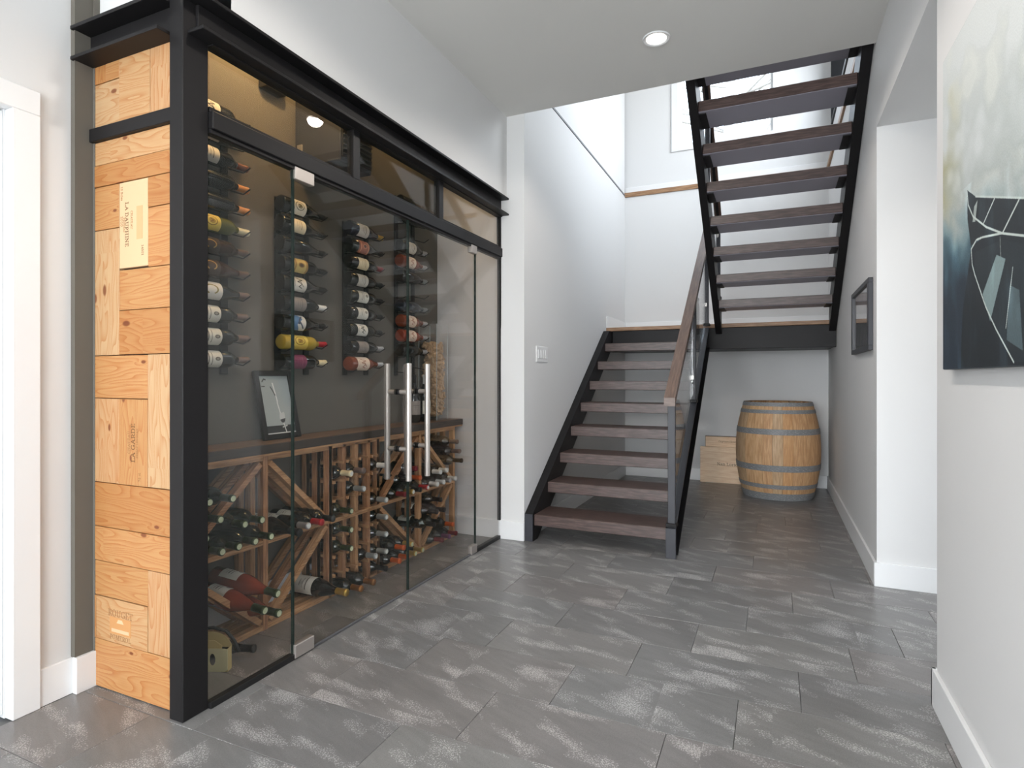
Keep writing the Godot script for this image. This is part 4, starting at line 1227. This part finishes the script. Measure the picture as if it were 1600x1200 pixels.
func cellar_things() -> void:
	# framed print leaning on the counter
	var t := thing("picture_frame", "dark-framed wine glass print leaning on the counter", "picture", Vector3(-2.30, 0.886, -2.255))
	t.transform = Transform3D(Basis(Vector3.UP, PI / 2) * Basis(Vector3.RIGHT, -0.22), Vector3(-2.305, 0.887, -2.272))
	var W := 0.246
	var H := 0.358
	var b := 0.027
	raw("frame", mb().box(Vector3(-W / 2, 0, -0.02), Vector3(-W / 2 + b, H, 0.0), 0.002).box(Vector3(W / 2 - b, 0, -0.02), Vector3(W / 2, H, 0.0), 0.002).box(Vector3(-W / 2 + b, 0, -0.02), Vector3(W / 2 - b, b, 0.0), 0.002).box(Vector3(-W / 2 + b, H - b, -0.02), Vector3(W / 2 - b, H, 0.0), 0.002).mesh(), M.steel, t)
	var pm := mat(Color.WHITE, 0.5)
	pm.albedo_texture = glass_print_image()
	var q := QuadMesh.new()
	q.size = Vector2(W - 2 * b, H - 2 * b)
	raw("print", q, pm, t).position = Vector3(0, H / 2, -0.008)
	# tall square glass vase, full of corks
	var v := thing("glass_vase", "tall square clear glass vase on the counter holding corks", "vase", Vector3(-2.33, 0.886, -3.76))
	var s := 0.078
	var hh := 0.71
	raw("glass_wall", mb().box(Vector3(-s, 0, s - 0.004), Vector3(s, hh, s)).box(Vector3(-s, 0, -s), Vector3(s, hh, -s + 0.004)).box(Vector3(-s, 0, -s + 0.004), Vector3(-s + 0.004, hh, s - 0.004)).box(Vector3(s - 0.004, 0, -s + 0.004), Vector3(s, hh, s - 0.004)).mesh(), M.clear, v)
	raw("base", mb().box(Vector3(-s, 0.0, -s), Vector3(s, 0.012, s), 0.001).mesh(), M.clear, v)
	for e in [[1, 1], [1, -1], [-1, 1], [-1, -1]]:
		raw("edge", mb().tube([Vector3(e[0] * (s - 0.001), 0, e[1] * (s - 0.001)), Vector3(e[0] * (s - 0.001), hh, e[1] * (s - 0.001))], 0.0022, 6).mesh(), mat(rgb(196, 206, 206), 0.15), v)
	var mm := MultiMesh.new()
	mm.transform_format = MultiMesh.TRANSFORM_3D
	mm.use_colors = true
	mm.mesh = mb().lathe([Vector2(0, -0.022), Vector2(0.0105, -0.0215), Vector2(0.0112, -0.020), Vector2(0.0112, 0.020), Vector2(0.0105, 0.0215), Vector2(0, 0.022)], 10).mesh()
	mm.instance_count = 760
	for i in 760:
		var yy := 0.035 + 0.525 * (i / 760.0)
		var bs := Basis(Vector3(rng.randf() - 0.5, rng.randf() - 0.5, rng.randf() - 0.5).normalized(), rng.randf() * TAU)
		mm.set_instance_transform(i, Transform3D(bs, Vector3((rng.randf() - 0.5) * 0.118, yy, (rng.randf() - 0.5) * 0.118)))
		var f := 0.95 + 0.6 * rng.randf()
		mm.set_instance_color(i, Color(0.46 * f, 0.31 * f, 0.18 * f))
	var mi := MultiMeshInstance3D.new()
	mi.name = "wine_corks"
	mi.multimesh = mm
	var cm := mat(Color.WHITE, 0.8)
	cm.vertex_color_use_as_albedo = true
	mi.material_override = cm
	mi.position = Vector3(-2.33, 0.892, -3.76)
	add_child(mi)
	mi.set_meta("kind", "stuff")
	tag(mi, "heap of used wine corks filling the square glass vase", "corks")
	# bottles standing on the counter behind the door pulls
	bottle("black standing bottle on the counter, left of the white-foiled one", "bottles standing on the counter", Transform3D(Basis(Vector3.UP, -0.5), Vector3(-2.30, 0.886, -3.46)), {"label": "grey", "foil": "black", "kind": "burgundy"})
	bottle("black standing bottle with white foil on the counter beside the cork vase", "bottles standing on the counter", Transform3D(Basis(Vector3.UP, -0.2), Vector3(-2.285, 0.886, -3.575)), {"label": "white", "foil": "white"})
	# cooling unit hung under the cellar ceiling
	var c := thing("cooling_unit", "black louvred cooling unit hung high on the cellar's back wall", "cooler", Vector3(-2.24, 2.35, -2.58))
	part("housing", mb().box(Vector3(-2.408, 2.352, -2.715), Vector3(-2.092, 2.95, -2.448), 0.006), M.steel2, c)
	part("grille", mb().box(Vector3(-2.092, 2.375, -2.705), Vector3(-2.084, 2.94, -2.46), 0.002), M.black, c)
	for i in 20:
		part("louvre", mb().box(Vector3(-2.084, 2.39 + i * 0.026, -2.70), Vector3(-2.076, 2.397 + i * 0.026, -2.465), 0.001), M.steel2, c)
	part("bracket", mb().box(Vector3(-2.385, 2.40, -2.448), Vector3(-2.350, 2.475, -2.442), 0.001), M.nickel, c)
	solo("speaker_box", mb().box(Vector3(-2.409, 2.685, -2.33), Vector3(-2.345, 2.755, -2.20), 0.004), M.steel2, "small dark box fixed high on the cellar wall left of the cooling unit", "speaker")
	# bottle carton on the cellar floor, with a dark bottle behind it
	var k := thing("gift_carton", "cream cardboard bottle carton with an oval hole standing on the cellar floor", "box", Vector3(-2.105, 0, -1.665))
	k.rotation.y = 0.42
	raw("front_panel", mb().holed(-0.13, 0.082, 0.0, 0.094, Vector2(0.020, 0.050), 0.012, 0.024, 0.002).mesh(), mat(rgb(224, 216, 170), 0.7), k)
	var cb := mat(rgb(206, 186, 128), 0.75)
	raw("side_panel", mb().box(Vector3(0.080, 0, -0.035), Vector3(0.082, 0.093, -0.002)).box(Vector3(-0.13, 0, -0.035), Vector3(-0.128, 0.093, -0.002)).mesh(), cb, k)
	raw("back_panel", mb().prism([Vector2(-0.13, 0.086), Vector2(0.082, 0.086), Vector2(0.082, 0.096), Vector2(0.070, 0.118), Vector2(0.050, 0.136), Vector2(0.02, 0.148), Vector2(-0.13, 0.155)], 2, -0.037, -0.035).box(Vector3(-0.128, 0, -0.035), Vector3(0.080, 0.002, -0.002)).mesh(), cb, k)
	raw("inner_flap", mb().prism([Vector2(-0.1, 0.084), Vector2(0.05, 0.084), Vector2(0.052, 0.10), Vector2(0.02, 0.122), Vector2(-0.1, 0.118)], 2, -0.018, -0.016).mesh(), mat(rgb(222, 200, 140), 0.75), k)
	raw("carry_strap", mb().tube([Vector3(-0.1, 0.150, -0.045), Vector3(0.0, 0.162, -0.045), Vector3(0.055, 0.148, -0.045), Vector3(0.090, 0.105, -0.045), Vector3(0.105, 0.06, -0.05)], 0.007, 8).mesh(), M.black, k)
	bottle("black bottle lying on the cellar floor behind the cream carton", "bottles on the cellar floor", Transform3D(Basis(Vector3.UP, 0.32) * Basis(Vector3.BACK, -PI / 2), Vector3(-2.335, 0.044, -1.72)), {"foil": "black", "kind": "burgundy"})


func tread_board(t: Node3D, x0: float, x1: float, y: float, z_front: float, th: float, deep: float) -> MeshInstance3D:
	return part("tread", mb(0, rnd_off()).box(Vector3(x0, y - th, z_front - deep), Vector3(x1, y, z_front), 0.004), M.tread, t)


func line_poly(z0: float, z1: float, f: Callable, lo: float, hi: float) -> Array:
	return [Vector2(z0, f.call(z0) + lo), Vector2(z1, f.call(z1) + lo), Vector2(z1, f.call(z1) + hi), Vector2(z0, f.call(z0) + hi)]


func guard(t: Node3D, x: float, posts: Array, top: Callable, foot: Callable, z_rail0: float, z_rail1: float) -> void:
	part("handrail", mb(2, rnd_off()).prism(line_poly(z_rail0, z_rail1, top, -0.028, 0.028), 0, x - 0.036, x + 0.036), M.rail, t)
	part("rail_strip", mb().prism(line_poly(z_rail0 - 0.03 * signf(z_rail0 - z_rail1), z_rail1, top, -0.038, -0.028), 0, x - 0.018, x + 0.018), M.steel, t)
	for z in posts:
		var y0: float = foot.call(z)
		var y1: float = top.call(z) - 0.036
		var p := part("post", mb().box(Vector3(x - 0.024, y0 - 0.01, z - 0.02), Vector3(x + 0.024, y1, z + 0.02), 0.003), M.steel2, t)
		part("base_plate", mb().box(Vector3(x - 0.034, y0 - 0.012, z - 0.04), Vector3(x + 0.034, y0 + 0.012, z + 0.034), 0.002), M.steel, p)
		for yy in [y0 + 0.18, y1 - 0.16]:
			var cl := mb()
			if z != posts[-1]:
				cl.box(Vector3(x - 0.012, yy, z - 0.045 * signf(posts[0] - posts[-1]) - 0.012), Vector3(x + 0.012, yy + 0.04, z - 0.045 * signf(posts[0] - posts[-1]) + 0.027), 0.002)
			if z != posts[0]:
				cl.box(Vector3(x - 0.010, yy, z + 0.018), Vector3(x + 0.010, yy + 0.036, z + 0.05), 0.002)
			part("glass_clamp", cl, M.chrome, p)
	for i in posts.size() - 1:
		var za: float = posts[i] - 0.045 * signf(posts[0] - posts[-1])
		var zb: float = posts[i + 1] + 0.045 * signf(posts[0] - posts[-1])
		part("glass_panel", mb().prism([Vector2(za, foot.call(za) + 0.07), Vector2(zb, foot.call(zb) + 0.07), Vector2(zb, top.call(zb) - 0.11), Vector2(za, top.call(za) - 0.11)], 0, x - 0.005, x + 0.005), M.clear, t)


func stair_lower() -> void:
	var t := thing("stair_flight", "lower stair flight of eight dark open treads between black steel stringers", "stairs", Vector3(-1.13, 0, -5.1))
	var outline := [Vector2(-3.957, 0.0), Vector2(-3.957, 0.20), Vector2(-6.135, 1.70), Vector2(-6.246, 1.70), Vector2(-6.246, 1.49), Vector2(-6.21, 1.49), Vector2(-4.057, 0.0)]
	part("stringer", mb().prism(outline, 0, -1.6665, -1.604), M.steel, t)
	# right stringer: a channel open to the outside
	part("stringer", mb().prism(outline, 0, -0.652, -0.640), M.steel, t)
	var s2 := t.get_node("stringer_001")
	part("top_flange", mb().prism([Vector2(-3.957, 0.186), Vector2(-3.957, 0.20), Vector2(-6.135, 1.70), Vector2(-6.135, 1.684)], 0, -0.640, -0.586), M.steel2, s2)
	part("bottom_flange", mb().prism([Vector2(-4.057, 0.0), Vector2(-6.222, 1.49), Vector2(-6.222, 1.505), Vector2(-4.077, 0.03)], 0, -0.640, -0.586), M.steel, s2)
	part("end_plate", mb().box(Vector3(-0.652, 0, -3.972), Vector3(-0.586, 0.20, -3.955), 0.002), M.steel2, s2)
	part("end_plate", mb().box(Vector3(-1.6665, 0, -3.972), Vector3(-1.604, 0.20, -3.955), 0.002), M.steel2, t.get_node("stringer"))
	for k in 8:
		var tb := tread_board(t, -1.604, -0.652, 0.1945 * (k + 1), -3.982 - 0.2835 * k, 0.082, 0.312)
	var g := thing("stair_railing", "glass railing with black posts and brown wooden handrail on the lower flight", "railing", Vector3(-0.618, 0.2, -5.1))
	var top := func(z: float) -> float: return 1.072 + 0.697 * (-3.93 - z)
	var foot := func(z: float) -> float: return 0.202 + 0.6887 * (-3.957 - z)
	guard(g, -0.616, [-3.985, -5.12, -6.18], top, foot, -3.885, -6.32)


func landing_and_upper() -> void:
	var t := thing("stair_landing", "landing with oak edge and black steel fascia between the two flights", "landing", Vector3(-0.56, 1.49, -6.7))
	part("deck", mb(0, rnd_off()).box(Vector3(-1.667, 1.706, -7.149), Vector3(0.544, 1.745, -6.25), 0.003), M.oak, t)
	part("fascia", mb().box(Vector3(-1.60, 1.49, -6.33), Vector3(0.544, 1.705, -6.263), 0.003), M.steel, t)
	part("soffit", mb().box(Vector3(-1.667, 1.50, -7.149), Vector3(0.544, 1.704, -6.33)), M.black, t)
	var u := thing("stair_flight", "upper stair flight of dark open treads rising towards the ceiling", "stairs", Vector3(0, 1.745, -5.2))
	var out2 := [Vector2(-6.258, 1.645), Vector2(-6.247, 1.645), Vector2(-3.953, 3.205), Vector2(-3.953, 3.465), Vector2(-4.10, 3.465), Vector2(-6.24, 2.00), Vector2(-6.24, 1.746), Vector2(-6.258, 1.70)]
	var o2 := [Vector2(-6.248, 1.640), Vector2(-3.953, 3.205), Vector2(-3.953, 3.46), Vector2(-4.02, 3.46), Vector2(-6.248, 1.92)]
	part("stringer", mb().prism(o2, 0, -0.532, -0.474), M.steel, u)
	part("stringer", mb().prism(o2, 0, 0.482, 0.542), M.steel, u)
	for k in 8:
		var y := 1.745 + 0.1952 * (k + 1)
		var zb := -5.888 + 0.2793 * k
		if k == 7:
			zb = -3.956
		var tb := tread_board(u, -0.474, 0.482, y, zb, 0.072, 0.310)
		part("tread_plate", mb().box(Vector3(-0.472, y - 0.0755, zb - 0.306), Vector3(0.480, y - 0.0718, zb - 0.004), 0.001), M.plate, tb)
		for sx in [[-0.474, -0.424], [0.432, 0.482]]:
			part("angle_bracket", mb().box(Vector3(sx[0], y - 0.083, zb - 0.29), Vector3(sx[1], y - 0.0755, zb - 0.03), 0.001), M.steel, tb)
	var g := thing("stair_railing", "glass railing with black posts and wooden handrail on the upper flight", "railing", Vector3(-0.503, 1.95, -5.2))
	var top := func(z: float) -> float: return 2.78 + 0.69 * (z + 6.15)
	var foot := func(z: float) -> float: return 1.925 + 0.6912 * (z + 6.248)
	guard(g, -0.503, [-6.15, -5.1, -4.2], top, foot, -6.22, -3.99)


func right_side() -> void:
	# boat painting on the near right wall
	var t := thing("canvas_painting", "large unframed canvas of two rowing boats on the near right wall", "painting", Vector3(0.53, 1.736, -1.806))
	var pm := mat(Color.WHITE, 0.6)
	pm.albedo_texture = painting_image()
	var side := mat(rgb(34, 42, 48), 0.6)
	part("stretcher", mb().box(Vector3(0.516, 1.226, -2.356), Vector3(0.5445, 2.246, -1.256), 0.002), side, t)
	var q := QuadMesh.new()
	q.size = Vector2(1.098, 1.018)
	var c := raw("canvas", q, pm, t)
	c.rotation.y = -PI / 2
	c.position = Vector3(0.5152, 1.736, -1.806) - t.position
	# small framed photograph beyond the opening
	var p := thing("picture_frame", "small dark-framed black and white picture on the right wall beyond the opening", "picture", Vector3(0.535, 1.59, -4.466))
	var y0 := 1.365
	var y1 := 1.80
	var z0 := -4.878
	var z1 := -4.054
	var b := 0.05
	part("frame", mb().box(Vector3(0.518, y0, z0), Vector3(0.544, y0 + b * 0.6, z1), 0.002).box(Vector3(0.518, y1 - b * 0.6, z0), Vector3(0.544, y1, z1), 0.002).box(Vector3(0.518, y0 + b * 0.6, z0), Vector3(0.544, y1 - b * 0.6, z0 + b), 0.002).box(Vector3(0.518, y0 + b * 0.6, z1 - b), Vector3(0.544, y1 - b * 0.6, z1), 0.002), M.steel2, p)
	var gm := mat(Color.WHITE, 0.6)
	gm.albedo_texture = grey_print_image()
	var q2 := QuadMesh.new()
	q2.size = Vector2(z1 - z0 - 2 * b, y1 - y0 - 1.2 * b)
	var c2 := raw("print", q2, gm, p)
	c2.rotation.y = -PI / 2
	c2.position = Vector3(0.538, (y0 + y1) / 2, (z0 + z1) / 2) - p.position
	part("glazing", mb().box(Vector3(0.530, y0 + b * 0.6, z0 + b), Vector3(0.532, y1 - b * 0.6, z1 - b)), M.clear, p)
	# switch plate on the stair's side wall
	var s := thing("light_switch", "white four-gang rocker switch plate on the stair's side wall", "light switch", Vector3(-1.669, 1.38, -4.30))
	part("plate", mb().box(Vector3(-1.669, 1.322, -4.425), Vector3(-1.662, 1.444, -4.18), 0.002), M.trim, s)
	for k in 4:
		var zc := -4.225 - k * 0.052
		part("rocker", mb().box(Vector3(-1.662, 1.350, zc - 0.017), Vector3(-1.657, 1.416, zc + 0.017), 0.0015), M.trim, s)


func under_stair() -> void:
	# oak barrel
	var C := Vector3(0.04, 0, -6.56)
	var t := thing("wine_barrel", "oak wine barrel with grey metal hoops standing under the stair landing", "barrel", C)
	var prof := func(y: float) -> float:
		var q := (y - 0.47) / 0.48
		return 0.398 - 0.078 * q * q
	var N := 26
	for i in N:
		var b := mb(1, rnd_off())
		var a0 := TAU * i / N + 0.0022
		var a1 := TAU * (i + 1) / N - 0.0022
		var V := 14
		for j in V:
			var y0 := 0.004 + 0.950 * j / V
			var y1 := 0.004 + 0.950 * (j + 1) / V
			var r0: float = prof.call(y0)
			var r1: float = prof.call(y1)
			var base := b.v.size()
			for yy in [[y0, r0], [y1, r1]]:
				for k in 3:
					var a := lerpf(a0, a1, k / 2.0)
					b.v.push_back(Vector3(cos(a) * yy[1], yy[0], sin(a) * yy[1]))
					b.n.push_back(Vector3(cos(a), 0.338 * (yy[0] - 0.47) * 2.0, sin(a)).normalized())
					b.t.push_back(Vector2(yy[0], a * 0.36) + b.off)
			for k in 2:
				for q in [0, 1, 4, 0, 4, 3]:
					b.ix.push_back(base + k + q)
			for a in [a0, a1]:
				var d := Vector3(cos(a), 0, sin(a))
				b.quad(d * r0 + Vector3(0, y0, 0), d * r1 + Vector3(0, y1, 0), d * (r1 - 0.024) + Vector3(0, y1, 0), d * (r0 - 0.024) + Vector3(0, y0, 0), Vector3(sin(a), 0, -cos(a)) * (1.0 if a == a0 else -1.0))
		var rt: float = prof.call(0.954)
		var e0 := Vector3(cos(a0), 0, sin(a0))
		var e1 := Vector3(cos(a1), 0, sin(a1))
		b.quad(e0 * rt + Vector3(0, 0.954, 0), e1 * rt + Vector3(0, 0.954, 0), e1 * (rt - 0.024) + Vector3(0, 0.954, 0), e0 * (rt - 0.024) + Vector3(0, 0.954, 0), Vector3.UP)
		raw("stave", b.mesh(), M.stave[rng.randi() % 4], t)
	for h in [[0.918, 0.956], [0.848, 0.884], [0.645, 0.700], [0.290, 0.350], [0.118, 0.158], [0.002, 0.072]]:
		var r0: float = prof.call(h[0])
		var r1: float = prof.call(h[1])
		var rm: float = prof.call((h[0] + h[1]) / 2)
		raw("hoop", mb().lathe([Vector2(r0, h[0]), Vector2(r0 + 0.004, h[0]), Vector2(rm + 0.0042, (h[0] + h[1]) / 2), Vector2(r1 + 0.004, h[1]), Vector2(r1, h[1])], 56).mesh(), M.hoop, t)
	raw("head", mb().lathe([Vector2(0.30, 0.915), Vector2(0.30, 0.925), Vector2(0.0, 0.925)], 40).mesh(), M.stave[2], t)
	# two wooden crate fronts leaning against the back wall
	var a := thing("wooden_crate", "plain wooden wine crate with dark lettering standing left of the barrel", "crate", Vector3(-0.47, 0, -7.02))
	part("front_board", mb(0, rnd_off()).box(Vector3(-0.768, 0.0, -7.052), Vector3(-0.19, 0.408, -7.036), 0.002), M.box, a)
	part("side_board", mb(1, rnd_off()).box(Vector3(-0.768, 0.0, -7.09), Vector3(-0.752, 0.405, -7.052), 0.001).box(Vector3(-0.206, 0.0, -7.09), Vector3(-0.19, 0.405, -7.052), 0.001).box(Vector3(-0.752, 0.390, -7.09), Vector3(-0.206, 0.405, -7.052), 0.001), M.box, a)
	text_part("Nan Lorteto", 0.034, Vector3(-0.455, 0.215, -7.0358) - a.position, Basis.IDENTITY, M.ink, a.get_node("front_board")).position = Vector3(-0.455, 0.215, -7.0358)
	var c := thing("wooden_crate", "taller wooden crate standing behind the lettered one, its top showing", "crate", Vector3(-0.45, 0, -7.11))
	part("front_board", mb(0, rnd_off()).box(Vector3(-0.716, 0.0, -7.112), Vector3(-0.15, 0.520, -7.096), 0.002), M.box, c)
	part("side_board", mb(1, rnd_off()).box(Vector3(-0.720, 0.0, -7.134), Vector3(-0.704, 0.526, -7.112), 0.001).box(Vector3(-0.166, 0.0, -7.134), Vector3(-0.15, 0.526, -7.112), 0.001).box(Vector3(-0.704, 0.512, -7.134), Vector3(-0.166, 0.526, -7.112), 0.001), M.counter, c)
	text_part("Capture House", 0.022, Vector3(-0.47, 0.468, -7.0958), Basis.IDENTITY, M.ink_pale, c.get_node("front_board"))


func downlight(label: String, at: Vector3, energy: float, col: Color, group: String, spread := 76.0) -> void:
	var t := thing("ceiling_downlight", label, "ceiling light", at, group)
	raw("trim_ring", mb().lathe([Vector2(0.078, 0.0), Vector2(0.074, -0.006), Vector2(0.058, -0.004), Vector2(0.056, 0.0)], 32).mesh(), M.trim, t)
	var em := mat(Color(1, 0.95, 0.88), 0.5)
	em.emission_enabled = true
	em.emission = col
	em.emission_energy_multiplier = 6.0
	raw("lamp_lens", mb().lathe([Vector2(0.0, -0.0025), Vector2(0.056, -0.002)], 28).mesh(), em, t)
	var l := SpotLight3D.new()
	l.name = "lamp_light"
	l.light_energy = energy
	l.light_color = col
	l.light_size = 0.05
	l.spot_angle = spread
	l.spot_angle_attenuation = 0.35 if spread < 84.0 else 0.05
	l.spot_range = 12.0
	l.spot_attenuation = 2.0
	l.shadow_enabled = true
	l.position = Vector3(0, -0.012, 0)
	l.rotation.x = -PI / 2
	t.add_child(l)


func lamps() -> void:
	var g := "recessed ceiling downlights"
	var warm := Color(1.0, 0.96, 0.92)
	downlight("round recessed ceiling downlight above the stair foot, at the view's top edge", Vector3(-0.61, CEIL, -3.385), 0.9, warm, g)
	downlight("round recessed ceiling downlight over the middle of the hall", Vector3(-0.61, CEIL, -1.5), 1.2, warm, g)
	downlight("round recessed ceiling downlight over the camera's place", Vector3(-0.61, CEIL, 0.6), 1.4, warm, g)
	downlight("round recessed downlight in the side hall's soffit", Vector3(1.6, 2.645, -3.2), 0.35, warm, g)
	downlight("small recessed downlight in the cellar ceiling near the pine panel", Vector3(-2.02, 2.96, -2.05), 0.6, Color(1.0, 0.82, 0.56), g, 87.0)
	downlight("small recessed downlight in the cellar ceiling towards its far end", Vector3(-2.02, 2.96, -3.3), 0.08, Color(1.0, 0.82, 0.56), g, 87.0)


func bare_tree() -> void:
	# a leafless tree some way outside the stair window
	var t := thing("bare_tree", "pale leafless tree branches outside the stairwell's back window", "tree", Vector3(-0.9, -0.2, -14.0))
	var bark := mat(rgb(176, 172, 168), 0.9)
	raw("trunk", mb().tube([Vector3(0, 0, 0), Vector3(0.05, 3.0, 0), Vector3(-0.05, 6.5, 0.05), Vector3(0.1, 9.5, 0)], 0.10, 10).mesh(), bark, t)
	var r := RandomNumberGenerator.new()
	r.seed = 23
	for i in 26:
		var y := 4.6 + 4.4 * r.randf()
		var side := 1.0 if r.randf() < 0.5 else -1.0
		var p := Vector3(0.0, y, 0.0)
		var pts := [p]
		var d := Vector3(side, 0.25 + 0.5 * r.randf(), (r.randf() - 0.5) * 0.6).normalized()
		for k in 5:
			d = (d + Vector3(r.randf() - 0.5, r.randf() - 0.35, r.randf() - 0.5) * 0.5).normalized()
			p += d * (0.3 + 0.25 * r.randf())
			pts.append(p)
		var br := raw("branch", mb().tube(pts, 0.016 + 0.012 * r.randf(), 6).mesh(), bark, t)
		for k in 3:
			var a: Vector3 = pts[2 + k]
			var e := a + Vector3((r.randf() - 0.5) * 0.8, 0.2 + 0.5 * r.randf(), (r.randf() - 0.5) * 0.4)
			raw("twig", mb().tube([a, a.lerp(e, 0.5) + Vector3(0.05, 0, 0), e], 0.008, 5).mesh(), bark, br)
